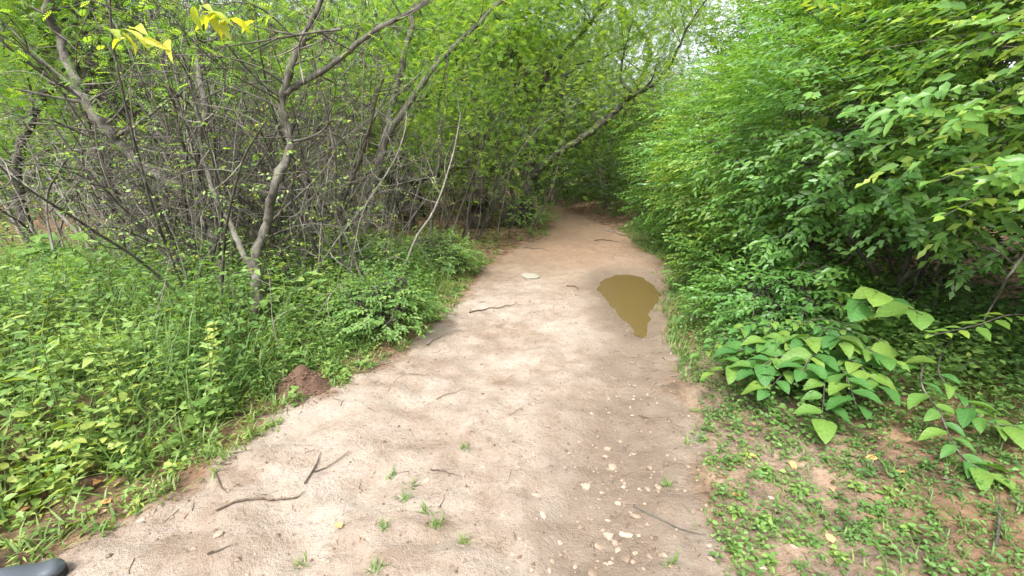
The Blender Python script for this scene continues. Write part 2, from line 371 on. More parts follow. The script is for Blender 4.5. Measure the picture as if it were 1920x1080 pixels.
# puddle: a sheet of muddy water lying in the dip
m, n, b, out = base_mat('muddy_water')
b.inputs['Base Color'].default_value = (.088, .058, .022, 1); b.inputs['Roughness'].default_value = .16; b.inputs['Specular IOR Level'].default_value = .5; b.inputs['IOR'].default_value = 1.33
tc = N(n, 'ShaderNodeTexCoord'); nz = N(n, 'ShaderNodeTexNoise', Scale=2.0, Detail=0.0); n.links.new(tc.outputs['Object'], nz.inputs['Vector'])
bp = N(n, 'ShaderNodeBump', Strength=.02, Distance=.01); n.links.new(nz.outputs[0], bp.inputs['Height']); lo, hi = PUD.min(0), PUD.max(0); pc = (lo + hi) / 2; th = np.linspace(0, 2 * math.pi, 29)[:-1]
ring = np.stack([pc[0] + np.cos(th) * (hi[0] - lo[0]) * .72, pc[1] + np.sin(th) * (hi[1] - lo[1]) * .58, np.full(28, WATER_Z)], 1)
mb = MB(); mb.raw(np.vstack([[[pc[0], pc[1], WATER_Z]], ring]), f3=[(0, i + 1, (i + 1) % len(ring) + 1) for i in range(len(ring))])
tag(link('puddle', mb.mesh('puddle', m)), 'olive brown muddy puddle on the right of the path', kind='structure')

def gz1(x, y): return float(height(np.array([x]), np.array([y]))[0])
def ground(u, v):
    p = G(u, v); p[2] = gz1(p[0], p[1]); return p

# ------------------------------------------------------------------ plant pieces
def wander(start, d, length, n=9, wob=.25, up=.0, droop=.0):
    p = [np.array(start, float)]; d = norm(np.array(d, float)); st = length / n; c = rng.normal(0, wob, 3)
    for i in range(n):
        c = .6 * c + rng.normal(0, wob, 3)
        d = norm(d + c * .35 + np.array([0, 0, up - droop * i / n])); p.append(p[-1] + d * st)
    return np.array(p)
def spray_leaves(P, D, nl, L, Wr, sp, flat=1.0, droop=.25, ang=.9):
    """leaves set alternately along twigs that start at P and run along D; returns arrays"""
    n = len(P); D = norm(D)
    up = np.array([0, 0, 1.]) + rng.normal(0, .28, (n, 3)) * flat
    side = norm(np.cross(up, D)); nu = np.cross(D, side)
    k = np.arange(nl)[None, :] ; sg = np.where((k + rng.integers(0, 2, (n, 1))) % 2 == 0, 1., -1.)
    t = (k + .5) * sp
    pos = P[:, None, :] + D[:, None, :] * t[..., None]
    pos[..., 2] -= (t * t) * 1.2 * droop
    a = ang * (1 - .75 * (k / (nl - 1)) ** 3) * sg + rng.normal(0, .15, (n, nl))
    ld = np.cos(a)[..., None] * D[:, None, :] + np.sin(a)[..., None] * side[:, None, :]
    ld[..., 2] -= droop * rng.uniform(.3, 1.8, (n, nl))
    nr = nu[:, None, :] + rng.normal(0, .30, (n, nl, 3))
    ll = L * rng.uniform(.65, 1.15, (n, nl)) * (1 - .25 * (k / nl))
    return pos.reshape(-1, 3), norm(ld.reshape(-1, 3)), norm(nr.reshape(-1, 3)), ll.reshape(-1), (ll * Wr).reshape(-1)

def euler_for(d, nr):
    from mathutils import Matrix
    d = d / np.linalg.norm(d); s = np.cross(nr, d); s /= np.linalg.norm(s); u = np.cross(d, s)
    return Matrix(((d[0], s[0], u[0]), (d[1], s[1], u[1]), (d[2], s[2], u[2]))).to_euler()
def put_leaf(me, parent, org, p, d, nr, L, W, name='leaf'):
    o = bpy.data.objects.new(name, me); C.objects.link(o); o.parent = parent
    o.location = p - org; o.rotation_euler = euler_for(d, nr); o.scale = (L, W, L)
    return o
def ovate_mesh(name, mat, tint=.5):
    mb = MB(); mb.raw(OVATE[0], f3=OVATE[1], tint=tint); return mb.mesh(name, mat)
def broad_mesh(name, mat, heart=.0, n=7, curl=.25, tint=.5):
    """a wide leaf: x along 0..1, y across, folded at the midrib, tip bent down"""
    v = []; f = []
    t = np.linspace(0, 1, n)
    for i, a in enumerate(t):
        wd = (math.sin(math.pi * min(a ** .72, 1)) ** .85) * .5 if 0 < a < 1 else 0.0
        for q in (-1, -.5, 0, .5, 1):
            yy = q * wd; back = heart * (abs(q) ** 1.5) * (1 - a) ** 3
            v.append((a - back, yy, .10 * abs(q) * wd * 2 - curl * a * a + .03 * math.sin(9 * a + 3 * q) * abs(q)))
    for i in range(n - 1):
        for j in range(4):
            b0 = i * 5 + j; f.append((b0, b0 + 1, b0 + 6, b0 + 5))
    mb = MB(); mb.raw(np.array(v), f4=[tuple(reversed(q)) for q in f], tint=tint); return mb.mesh(name, mat)
LEAF_SHRUB = [ovate_mesh('shrub_leaf_%d' % i, M_SHRUB, t) for i, t in enumerate((.25, .45, .6, .8))]

# ------------------------------------------------------------------ trees
def tree(name, label, trunks, group=None, seed=0, branch_n=10, blen=(.8, 1.8), leaf='pinnate', nleaf=900, lsize=.13, bark=None, twigs=True,
         leafmat=None, b_from=.35, upw=.25, cat='tree', tintr=(.2, .9), tpl=None, extra=None, spread=.35, k=9):
    """trunks: list of (points, r0, r1); leaves gather round branch ends"""
    global rng
    rng = np.random.default_rng(seed); bark = bark or M_BARK; leafmat = leafmat or M_FEATHER
    org = np.array(trunks[0][0][0], float); org[2] = gz1(org[0], org[1])
    root = empty(name, org, label, cat, group)
    tips = []; tw = MB(); curves = []
    for ti, (pts, r0, r1, *bare) in enumerate(trunks):
        pts = np.array(pts, float)
        if ti:                                # a limb leaves from the middle of the wood that carries it
            allc = np.vstack(curves); j = np.argmin(np.linalg.norm(allc - pts[0], axis=1)); pts[0] = allc[j]
        c = catmull(pts, 7); c[1:-1] += rng.normal(0, r0 * .22, c[1:-1].shape); curves.append(c)
        mb = MB(); mb.tube(c, [r0 * 1.25, r0, (r0 * 2 + r1) / 3, r1], k, lump=.10)
        wood = link('trunk' if ti == 0 else 'limb', mb.mesh('trunk', bark, org), root)
        tips.append((c[-1], norm(c[-1] - c[-3])))
        nb = branch_n if ti == 0 else 2 if bare else max(3, int(branch_n * .6))
        for i in range(nb):
            f = rng.uniform(b_from, 1); j = min(int(f * (len(c) - 1)), len(c) - 2)
            az = rng.uniform(0, 2 * math.pi); t = norm(c[j + 1] - c[j])
            d = norm(t * .5 + np.array([math.cos(az), math.sin(az), upw]))
            L = rng.uniform(*blen); rb = max(.006, (r0 + (r1 - r0) * f) * rng.uniform(.3, .55))
            bp_ = wander(c[j], d, L, 8, .3, .03)
            mb = MB(); mb.tube(bp_, [rb, rb * .6, rb * .25], 6)
            link('branch', mb.mesh('branch', bark, org), wood)
            tips.append((bp_[-1], norm(bp_[-1] - bp_[-2])))
            for s in range(5):
                q = bp_[rng.integers(3, 9)]; dd = norm(d + rng.normal(0, .7, 3))
                wl = wander(q, dd, L * rng.uniform(.3, .6), 5, .35); tw.tube(wl, [rb * .35, .0015], 3)
                tips.append((wl[-1], norm(wl[-1] - wl[-2]))); tips.append((wl[3], norm(wl[3] - wl[2])))
    if tw.n: tag(link('twigs', tw.mesh('twigs', bark, org), root), kind='stuff')
    if nleaf:
        nleaf = int(nleaf * 1.35); lsize *= .92
        TP = np.array([t[0] for t in tips]); TD = np.array([t[1] for t in tips])
        i = rng.integers(0, len(TP), nleaf)
        P = TP[i] + rng.normal(0, spread, (nleaf, 3)) * np.array([1, 1, .6]); D = TD[i] + rng.normal(0, .8, (nleaf, 3)); D[:, 2] -= .15
        cl = MB(); clump = rng.uniform(*tintr, len(TP))[i]
        if leaf == 'pinnate':
            cl.leaves(P, D, np.array([0, 0, 1.]) + rng.normal(0, .45, (nleaf, 3)), lsize * rng.uniform(.6, 1.3, nleaf), lsize * .62, np.clip(clump + rng.normal(0, .12, nleaf), 0, 1), PINNATE)
        else:
            a = spray_leaves(P, norm(D * np.array([1, 1, .5])), 6, lsize, .5, lsize * .55)
            cl.leaves(*a, np.clip(np.repeat(clump, 6) + rng.normal(0, .12, nleaf * 6), 0, 1), tpl or MID)
        tag(link('crown', cl.mesh('crown', leafmat, org), root), kind='stuff')
    return root
def line(Y, pts, dY=0.0):
    """photo pixels at distance Y, drifting in depth so the stem is not flat"""
    n = len(pts); return [at(u, v, Y + dY * i / max(1, n - 1) + .12 * math.sin(2.3 * i + Y)) for i, (u, v) in enumerate(pts)]
def base(u, v, Y=None):
    p = G(u, v) if Y is None else at(u, v, Y); p[2] = gz1(p[0], p[1]) - .05; return p

# distances from the photograph's trunk feet
b0 = base(472, 640); Y0 = b0[1]
tree('forked_tree', 'pale forked tree with a kinked trunk rising from weeds beside the earth mound',
     [([b0] + line(Y0, [(486, 560), (478, 492), (500, 420), (515, 345), (545, 270), (528, 195), (552, 110), (600, 5), (650, -110)], 1.0), .040, .020),
      (line(Y0 + .05, [(478, 500), (450, 462), (428, 410), (402, 360), (380, 300), (372, 220), (350, 120)], .8), .024, .012),
      (line(Y0 + .5, [(535, 190), (575, 150), (640, 110), (700, 60), (790, 10), (860, -60)], 1.0), .026, .012)],
     seed=11, branch_n=16, blen=(.6, 1.4), nleaf=900, lsize=.11, bark=M_PALE, upw=.1, b_from=.62)
b1 = base(425, 596); Y1 = b1[1]
tree('leaning_tree', 'long grey trunk leaning towards the top corner over the bare branches',
     [([b1] + line(Y1, [(425, 540), (412, 480), (385, 420), (330, 350), (255, 300), (195, 235), (150, 175), (118, 90), (85, -10), (60, -120)], 1.0), .060, .034),
      (line(Y1 + .1, [(412, 480), (380, 380), (370, 300), (385, 210), (370, 120), (380, 30), (420, -80)], .4), .034, .018)],
     seed=12, branch_n=16, blen=(.6, 1.5), nleaf=1300, lsize=.11, upw=.1, b_from=.5, bark=M_PALE)
b2 = base(350, 505); Y2 = b2[1]
tree('bent_tree', 'thin bent grey tree below and behind the long leaning trunk',
     [([b2] + line(Y2, [(318, 432), (240, 378), (192, 312), (168, 240), (160, 150), (190, 60), (200, -60)], .8), .06, .03)],
     seed=13, branch_n=14, blen=(.7, 1.6), nleaf=1500, lsize=.12, upw=.15, b_from=.5)
b3 = base(275, 480); Y3 = b3[1]
tree('mossy_tree', 'broad dim trunk standing behind the long leaning trunk',
     [([b3] + line(Y3, [(278, 400), (258, 330), (205, 230), (170, 150), (140, 50), (110, -60)], .6), .12, .07)],
     seed=14, branch_n=14, blen=(1, 2.2), nleaf=2400, lsize=.14, upw=.2, b_from=.5, tintr=(.1, .8))
b4 = base(690, 500); Y4 = b4[1]
tree('slender_tree', 'slender smooth grey tree forking high, right of the tangled stems',
     [([b4] + line(Y4, [(690, 440), (700, 350), (722, 262), (742, 165), (768, 60), (795, -50)], .8), .062, .032),
      (line(Y4 + .2, [(722, 262), (760, 205), (810, 130), (870, 70), (930, 10), (990, -60)], .8), .045, .02)],
     seed=15, branch_n=14, blen=(.8, 1.8), nleaf=3400, lsize=.13, bark=M_PALE, upw=.2, b_from=.45)
b5 = base(648, 475); Y5 = b5[1]
tree('twin_stem_tree', 'thin tree of two stems between the forked tree and the slender tree',
     [([b5] + line(Y5, [(645, 400), (632, 345), (600, 270), (590, 200), (600, 100), (620, 0)], .6), .07, .03),
      (line(Y5 + .1, [(640, 380), (655, 300), (668, 210), (660, 100), (690, -20)], .5), .04, .02)],
     seed=16, branch_n=12, blen=(.8, 1.7), nleaf=1800, lsize=.13, upw=.2, b_from=.6)
b6 = base(806, 492); Y6 = b6[1]
tree('straight_sapling', 'straight thin sapling standing alone in front of the dark thicket',
     [([b6] + line(Y6, [(810, 400), (816, 340), (826, 280), (822, 200), (840, 110)], .3), .026, .012)], seed=17, branch_n=8, blen=(.5, 1.0), nleaf=700, lsize=.11, cat='sapling', b_from=.5, k=7)
b7 = base(880, 470); Y7 = b7[1]
tree('curved_sapling', 'thin curved bare stem leaning beside the path edge weeds',
     [([b7] + line(Y7, [(876, 420), (882, 370), (897, 315), (900, 250), (880, 170)], .3), .022, .010)], seed=18, branch_n=6, blen=(.4, .9), nleaf=450, lsize=.11, cat='sapling', b_from=.55, k=7, bark=M_PALE)
b8 = base(984, 424); Y8 = b8[1]
tree('arching_tree', 'tree at the bend whose long limb arches out over the path',
     [([b8] + line(Y8, [(986, 370), (992, 320), (998, 265), (1000, 200), (985, 150), (965, 80), (990, 0)], .8), .15, .06),
      (line(Y8 - .1, [(988, 335), (1030, 300), (1075, 270), (1130, 228), (1175, 190), (1190, 178)], -1.2), .085, .05, 1),
      (line(Y8 - 1.3, [(1190, 180), (1235, 150), (1265, 105), (1290, 50), (1330, -10)], -.6), .034, .014),
      (line(Y8 - 1.3, [(1188, 182), (1165, 150), (1168, 110), (1185, 40)], .4), .034, .014),
      (line(Y8, [(995, 200), (1020, 150), (1060, 95), (1110, 40), (1150, -20)], -.4), .06, .03)],
     seed=19, branch_n=16, blen=(1.2, 2.8), nleaf=14000, lsize=.18, upw=.35, b_from=.55, tintr=(.45, 1.0), spread=.65)
b9 = base(950, 432); Y9 = b9[1]
tree('leaning_double_tree', 'pair of slim leaning stems just before the bend beside the vine covered trunk',
     [([b9] + line(Y9, [(940, 370), (928, 320), (915, 240), (930, 160), (960, 60), (980, -40)], .6), .07, .035),
      (line(Y9 + .2, [(952, 425), (962, 380), (958, 320), (975, 240), (965, 150)], .6), .05, .03)],
     seed=20, branch_n=16, blen=(1.0, 2.2), nleaf=4200, lsize=.16, upw=.3, b_from=.5, tintr=(.3, 1.0))
b10 = base(890, 437); Y10 = b10[1]
tree('stout_dark_tree', 'stout dark trunk standing back in the shade left of the bend',
     [([b10] + line(Y10, [(892, 370), (895, 300), (890, 230), (870, 140), (850, 40), (830, -60)], .8), .26, .14)],
     seed=21, branch_n=14, blen=(1.2, 2.6), nleaf=3800, lsize=.17, bark=M_DARKBARK, b_from=.5)
b11 = base(770, 447); Y11 = b11[1]
tree('shaded_tree', 'dim crooked tree behind the straight sapling in the thicket',
     [([b11] + line(Y11, [(765, 390), (742, 320), (760, 240), (800, 170), (835, 80), (880, -20)], .8), .12, .05),
      (line(Y11, [(745, 330), (790, 335), (840, 320), (900, 300)], -.3), .07, .03)],
     seed=22, branch_n=16, blen=(1.2, 2.4), nleaf=4200, lsize=.16, bark=M_BARK, b_from=.45)
b12 = base(60, 500); Y12 = b12[1]
tree('corner_tree', 'dark rough trunk at the picture edge behind the pale dead branch',
     [([b12] + line(Y12, [(50, 420), (30, 330), (60, 220), (120, 120), (140, 20), (150, -80)], .5), .065, .04)],
     seed=23, branch_n=14, blen=(1, 2), nleaf=2200, lsize=.14, bark=M_BARK, b_from=.5, tintr=(.3, 1.0))

# ------------------------------------------------------------------ thicket clumps of bare twining stems
def thicket(name, label, u, v, n, hgt, seed, rad=.35, leafy=80, lean=(0, 0), bark=None, vy=None):
    global rng
    rng = np.random.default_rng(seed); bark = bark or M_BARK
    org = base(u, v); root = empty(name, org, label, 'thicket', 'tangled bare stems of the left thicket'); tw = MB(); LP = []
    for i in range(n):
        a = rng.uniform(0, 2 * math.pi); q = org + np.array([math.cos(a), math.sin(a), 0]) * rad * math.sqrt(rng.uniform(0, 1))
        q[2] = gz1(q[0], q[1]) - .04
        d = np.array([math.cos(a) * .35 + lean[0], math.sin(a) * .3 + lean[1], 1.0]); L = hgt * rng.uniform(.55, 1.15)
        p = catmull(wander(q, d, L, 10, .26, .10, .22 if rng.random() < .4 else .0), 2)
        r = rng.uniform(.006, .018) * (1.35 if i < 3 else 1)
        mb = MB(); mb.tube(p, [r, r * .8, r * .35], 5, lump=.06); link('stem', mb.mesh('stem', (M_DARKBARK, M_BARK, M_BARK, M_PALE, M_PALE, M_PALE, M_DEAD, M_DEAD)[rng.integers(0, 8)], org), root)
        for s in range(9):
            j = rng.integers(5, len(p)); t = wander(p[j], norm(rng.normal(0, 1, 3) + np.array([0, 0, .2])), rng.uniform(.25, 1.0), 6, .5)
            tw.tube(t, [max(.0035, r * .4), .0015], 3)
            for e in range(2):
                t2 = wander(t[rng.integers(2, 6)], norm(rng.normal(0, 1, 3)), rng.uniform(.12, .35), 4, .4); tw.tube(t2, [.0028, .001], 3); LP.append(t2[-1])
    tag(link('twigs', tw.mesh('twigs', M_PALE if seed % 3 else M_DEAD, org), root), kind='stuff')
    if leafy:
        LP = np.array(LP); i = rng.integers(0, len(LP), leafy); D = rng.normal(0, 1, (leafy, 3)); D[:, 2] *= .4
        c = MB(); c.leaves(*spray_leaves(LP[i], D, 4, .045, .6, .03), np.clip(rng.normal(.6, .2, leafy * 4), 0, 1), MID)
        tag(link('foliage', c.mesh('foliage', M_HERB, org), root), kind='stuff')
for i, (u, v, n_, h_, ln, lb) in enumerate([
        (405, 585, 26, 3.2, (-.1, .05), 'knot of twining grey stems at the foot of the long leaning trunk'),
        (440, 560, 20, 3.0, (.05, .1), 'grey stems climbing just left of the pale forked tree'),
        (300, 540, 22, 3.0, (-.05, .1), 'grey bare stems crowded left of the knot of twining stems'),
        (560, 535, 24, 3.3, (.0, .1), 'bare stems massed right behind the pale forked tree'),
        (610, 515, 22, 3.5, (.05, .0), 'vine stems hanging round the thin two stemmed tree'),
        (215, 530, 18, 2.8, (-.2, .1), 'low bare stems under the thin bent tree'),
        (500, 500, 24, 3.9, (.0, .1), 'dim mesh of stems deep behind the forked tree'),
        (400, 495, 24, 3.9, (-.1, .1), 'dim mesh of stems deep behind the leaning trunk'),
        (700, 475, 20, 3.9, (.1, .1), 'upright bare stems behind the slender smooth tree'),
        (130, 500, 16, 3.2, (-.2, .1), 'sparse bare stems near the broad pale leaves at the picture edge'),
        (850, 455, 12, 3.6, (.1, .1), 'thin upright stems in shade behind the curved sapling'),
        (330, 478, 22, 4.2, (-.05, .1), 'far dim stems behind the low bare stems and the bent tree'),
        (570, 482, 22, 4.4, (.0, .1), 'far dim stems between the forked tree and the two stemmed tree'),
        (770, 462, 18, 4.2, (.05, .1), 'far dim stems behind the straight sapling'),
        (655, 560, 16, 2.6, (-.25, .15), 'bare stems coming forward nearest to the path behind the leafy clump'),
        (480, 585, 16, 2.8, (.05, .05), 'thin grey stems hugging the foot of the pale forked tree'),
        (925, 442, 14, 4.0, (.1, .1), 'thin vine stems gathered round the slim leaning pair of trunks')]):
    thicket('stem_thicket', lb, u, v, n_, h_, 100 + i, rad=.22 if i == 0 else .42 + .035 * i, leafy=130 + 14 * i, lean=ln)

# ------------------------------------------------------------------ shrubs along the right of the path
def shrub(name, label, ctr, rad, nsp, L, seed, nl=9, parts=0, lower=-.55, mat=None, tpl=None, group='leafy shrubs along the path', cat='shrub', lump=.34, tintm=.5):
    global rng
    rng = np.random.default_rng(seed); ctr = np.array(ctr, float); rad = np.array(rad, float); mat = mat or M_SHRUB
    org = np.array([ctr[0], ctr[1], gz1(ctr[0], ctr[1])]); root = empty(name, org, label, cat, group)
    d = norm(rng.normal(0, 1, (nsp * 2, 3))); d = d[d[:, 2] > lower][:nsp]; n_ = len(d)
    th = np.arctan2(d[:, 1], d[:, 0]); ph = d[:, 2]
    lum = 1 + lump * 2 * fbm(th * 1.6 + 9, ph * 2.6 + seed, seed, 3) + .10 * np.sin(th * 5 + ph * 7 + seed)
    depth = 1 - .40 * rng.uniform(0, 1, n_) ** 2.0
    P = ctr + d * rad * (lum * depth)[:, None]
    P[:, 2] = np.maximum(P[:, 2], org[2] + .12)
    out = d * np.array([1, 1, .35]); D = norm(out + rng.normal(0, .45, (n_, 3)) * np.array([1, 1, .5])); D[:, 2] -= .10
    tint = np.clip(tintm + .35 * fbm(P[:, 0] * 2 + P[:, 2], P[:, 1] * 2 + P[:, 2], seed, 3) * 2 + rng.normal(0, .10, n_), .02, .98)
    a = spray_leaves(P, D, nl, L, .48, L * .42, flat=.8, droop=.14)
    face = np.repeat(norm(d / rad), nl, 0); a = (a[0], a[1], norm(a[2] + face * rng.uniform(.2, 1.9, (len(face), 1))), a[3] * rng.choice([.7, 1., 1., 1.2], len(face)), a[4])
    tt = np.clip(np.repeat(tint, nl) + rng.normal(0, .08, n_ * nl), 0, 1)
    # stems from the foot, twigs out to the sprays
    for i in range(9):
        e = P[rng.integers(0, n_)]; s0 = org + np.append(rng.normal(0, .12, 2), -.05)
        mid = (s0 + e) / 2 + np.append(rng.normal(0, .12, 2), .35)
        c = catmull([s0, mid * .6 + s0 * .4, mid, e], 6); c[1:-1] += rng.normal(0, .015, c[1:-1].shape); r = rng.uniform(.012, .026)
        mb = MB(); mb.tube(c, [r, r * .7, .004], 6); link('stem', mb.mesh('stem', M_BARK, org), root)
    tw = MB()
    for i in rng.permutation(n_)[:min(220, n_ // 9)]:
        q = P[i] + D[i] * L * 2.5; s0 = P[i] - D[i] * .05; i0 = ctr + (P[i] - ctr) * .45 + rng.normal(0, .1, 3)
        tw.tube(catmull([i0, (i0 + s0) / 2 + np.array([0, 0, .06]), s0, q], 2), [.006, .0015], 3)
    tag(link('twigs', tw.mesh('twigs', M_BARK, org), root), kind='stuff')
    keep = np.ones(len(a[0]), bool)
    if parts:
        u, v, f = proj(a[0]); ins = (u > 5) & (u < 1915) & (v > 5) & (v < 1075)
        facing = -((a[0] - ctr) / rad * (ctr - np.array([0, 0, H]))).sum(1); rr = np.linalg.norm((a[0] - ctr) / rad, axis=1)
        score = np.where(ins & (rr > .8) & (facing > 0), a[3] / f, 0); pick = np.argsort(-score)[:parts]; pick = pick[score[pick] > 0]
        keep[pick] = False
        for j in pick: put_leaf(LEAF_SHRUB[min(3, int(tt[j] * 4))], root, org, a[0][j], a[1][j], a[2][j], a[3][j], a[4][j])
    c = MB(); c.leaves(*[x[keep] for x in a], tt[keep], tpl or OVATE)
    tag(link('crown', c.mesh('crown', mat, org), root), kind='stuff')
    return root
shrub('leafy_shrub', 'shrub at the picture edge with broad sprays hanging over the dark hollow', (3.95, 2.6, 2.35), (1.6, 1.35, 1.65), 1900, .10, 201, parts=290, tpl=MID, lower=-.72, tintm=.62)
shrub('leafy_shrub', 'big shrub with drooping leaf sprays behind the broad leaved plant', (3.85, 4.3, 1.85), (1.75, 1.4, 1.6), 3000, .09, 202, parts=290, tpl=MID, lower=-.6, tintm=.58)
shrub('leafy_shrub', 'rounded bright shrub bulging towards the puddle', (3.85, 6.2, 1.7), (1.85, 1.5, 1.5), 3000, .085, 203, parts=220, tpl=MID, lower=-.68, tintm=.56)
shrub('leafy_shrub', 'shrub overhanging the path beyond the puddle', (4.05, 8.2, 1.65), (1.75, 1.5, 1.6), 2900, .085, 204, tpl=MID, lower=-.85, tintm=.56)
shrub('leafy_shrub', 'farthest shrub of the row, narrowing the path before its bend', (4.65, 10.4, 1.65), (1.8, 1.6, 1.65), 2700, .085, 205, tpl=MID, lower=-.95, tintm=.6)
shrub('small_shrub', 'low dark leaved shrub below the big shrub, at the path edge', (2.45, 4.1, .36), (.62, .75, .42), 420, .075, 206, nl=8, parts=150, lower=-.3)
shrub('small_shrub', 'low bush between the puddle and the rounded bright shrub', (2.75, 5.6, .42), (.6, .7, .5), 400, .075, 207, nl=8, lower=-.3)
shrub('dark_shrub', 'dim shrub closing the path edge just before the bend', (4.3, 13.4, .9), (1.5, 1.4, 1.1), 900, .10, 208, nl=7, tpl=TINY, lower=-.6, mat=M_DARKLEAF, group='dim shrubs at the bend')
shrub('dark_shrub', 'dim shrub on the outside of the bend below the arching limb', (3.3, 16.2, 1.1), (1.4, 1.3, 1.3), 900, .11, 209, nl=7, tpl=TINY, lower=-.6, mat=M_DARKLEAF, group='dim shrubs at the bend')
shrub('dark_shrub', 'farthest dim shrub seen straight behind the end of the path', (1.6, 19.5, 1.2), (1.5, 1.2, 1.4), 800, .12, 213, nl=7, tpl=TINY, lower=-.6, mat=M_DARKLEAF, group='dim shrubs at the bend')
for lb, u, v, rx, rz, sd_ in (('rounded clump of fresh green leaves at the path edge beyond the mound', 735, 640, .48, .36, 221), ('leafy clump at the foot of the pale forked tree', 545, 622, .40, .34, 222),
                              ('low leafy clump on the path edge below the curved sapling', 838, 520, .55, .38, 223), ('leafy clump at the foot of the vine covered tree by the bend', 992, 430, .75, .6, 224), ('leafy clump under the slender smooth tree', 690, 560, .5, .42, 225)):
    q_ = G(u, v); q_ = q_ + np.array([-.12, .15, 0]); shrub('leafy_clump', lb, (q_[0], q_[1], .12 + rz * .35), (rx, rx * .85, rz), 560, .055, sd_, nl=7, tpl=MID, lower=-.2, mat=M_HERB, group='leafy clumps along the left path edge', cat='plant', tintm=.42)
# taller trees behind the shrubs
shrub('leafy_tree', 'tall leafy tree filling the top corner above the shrubs', (6.0, 4.2, 4.4), (2.6, 2.2, 2.3), 3400, .12, 210, tpl=TINY, group='tall trees behind the shrubs', cat='tree', tintm=.62)
shrub('leafy_tree', 'tall yellowish green tree rising behind the big shrub', (6.2, 7.2, 4.0), (2.4, 2.2, 2.0), 3200, .12, 211, tpl=TINY, group='tall trees behind the shrubs', cat='tree', tintm=.68)
shrub('leafy_tree', 'lower tree crown just below the gap of white sky', (7.0, 11.0, 4.0), (2.6, 2.4, 2.0), 3200, .12, 212, tpl=TINY, group='tall trees behind the shrubs', cat='tree', tintm=.6)

# ------------------------------------------------------------------ woods behind
protos = []
for k_ in range(4):
    rng = np.random.default_rng(300 + k_); hgt = 7.5
    pts = [np.array([0, 300 + 20 * k_, 0.])]
    for j in range(6): pts.append(pts[-1] + np.array([rng.normal(0, .35), rng.normal(0, .35), hgt / 7]))
    pts2 = [pts[2]] + [pts[2] + np.array([(1.0 if k_ % 2 else -1.0) * .5 * j, rng.normal(0, .2), .9 * j]) for j in range(1, 5)]
    t = tree('woodland_tree', 'x', [(pts, .13, .05), (pts2, .08, .03)], seed=310 + k_, branch_n=16, blen=(1.2, 2.6), nleaf=4800, lsize=.23, bark=M_BARK if k_ % 2 else M_DARKBARK,
             leafmat=M_FEATHER if k_ == 1 else M_DARKLEAF, b_from=.22, upw=.12, spread=.55, tintr=(.2, 1.0), k=7)
    protos.append(t)
rng = np.random.default_rng(330)
spots = []
for (x, y, s) in [(-6.5, 8.5, .8), (-8, 11, .9), (-5, 12, .85), (-2.6, 13, .8), (-7, 15, 1), (-4, 16, 1), (-1.2, 17, .9), (1.3, 19, .9), (-10, 14, .8), (-13, 12, .75),
                  (3.8, 18.5, .85), (6.2, 18, .7), (2.6, 22, 1.15), (4.6, 26, 1.1), (-2.5, 20, 1), (-6, 20, 1.1), (-10, 19, 1.1), (-15, 16, .8), (4.6, 21, 1.15), (1.0, 25, 1.1), (-3.5, 26, 1.1), (-8, 26, 1.2), (-14, 24, 1.2), (8.0, 21, .62), (12, 19, .6),
                  (-17, 9, .7), (11, 14, .7), (-20, 20, 1.2), (7, 28, .8), (13, 27, .7)]:
    spots.append((x, y, s))
for i, (x, y, s) in enumerate(spots):
    p = protos[i % 4]; o = p if i < 4 else copy_tree(p)
    o.location = (x, y, gz1(x, y) - .05); o.rotation_euler = (0, 0, rng.uniform(0, 6.28)); o.scale = (s, s, s * rng.uniform(.85, 1.1))
    o['label'] = 'woodland tree with fine feathery leaves in the wood behind the thicket'; o['group'] = 'trees of the wood behind'
rng = np.random.default_rng(335)
mb = MB(); n_ = 5200
x = rng.uniform(2.9, 8.5, n_); y = rng.uniform(1.2, 13, n_); ok = (path_sd(x, y) > 1.0) & (fbm(x * .9, y * .9, 78) > -.12) & (rng.random(n_) < sstep(2.6, 4.2, x)); x, y = x[ok], y[ok]
P = np.stack([x, y, height(x, y) + .05 + rng.uniform(0, 1, len(x)) * 1.7 * sstep(2.8, 4.4, x)], 1); D = rng.normal(0, 1, (len(x), 3)); D[:, 2] *= .4
mb.leaves(*spray_leaves(P, D, 7, .10, .52, .05), np.clip(rng.normal(.25, .15, len(x) * 7), 0, 1), MID)
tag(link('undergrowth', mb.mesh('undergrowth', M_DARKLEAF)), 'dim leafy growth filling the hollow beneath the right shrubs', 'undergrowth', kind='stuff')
# low growth under those trees, and the wood beyond them
rng = np.random.default_rng(340)
mb = MB(); n_ = 17000
x = rng.uniform(-22, 14, n_); y = rng.uniform(7.5, 30, n_); s = path_sd(x, y); ok = (s > .9) & ((x > 3.2) | (x < -2.5 - .25 * (y < 10)) | (y > 12)) & (fbm(x * .5, y * .5, 77) > -.05 - .02 * (y - 9)); x, y = x[ok], y[ok]
z = height(x, y) + rng.uniform(0, 1, len(x)) ** 1.6 * (.7 + 3.2 * sstep(8, 15, y))
P = np.stack([x, y, z], 1); D = rng.normal(0, 1, (len(x), 3)); D[:, 2] *= .4
mb.leaves(*spray_leaves(P, D, 4, .17, .5, .10), np.clip(rng.normal(.3, .22, len(x) * 4), 0, 1), TINY)
tag(link('undergrowth', mb.mesh('undergrowth', M_DARKLEAF)), 'dim green undergrowth below the trees behind the bend', 'undergrowth', kind='stuff')
mb = MB(); n_ = 16000
th = rng.uniform(-1.25, 1.1, n_); r_ = rng.uniform(30, 44, n_); x, y = r_ * np.sin(th), r_ * np.cos(th)
hh = 4.6 + 2.5 * fbm(th * 9, th * 0 + .3, 51) * 2; z = rng.uniform(0, 1, n_) ** .9 * hh
P = np.stack([x, y, z], 1); D = rng.normal(0, 1, (n_, 3)); D[:, 2] *= .4
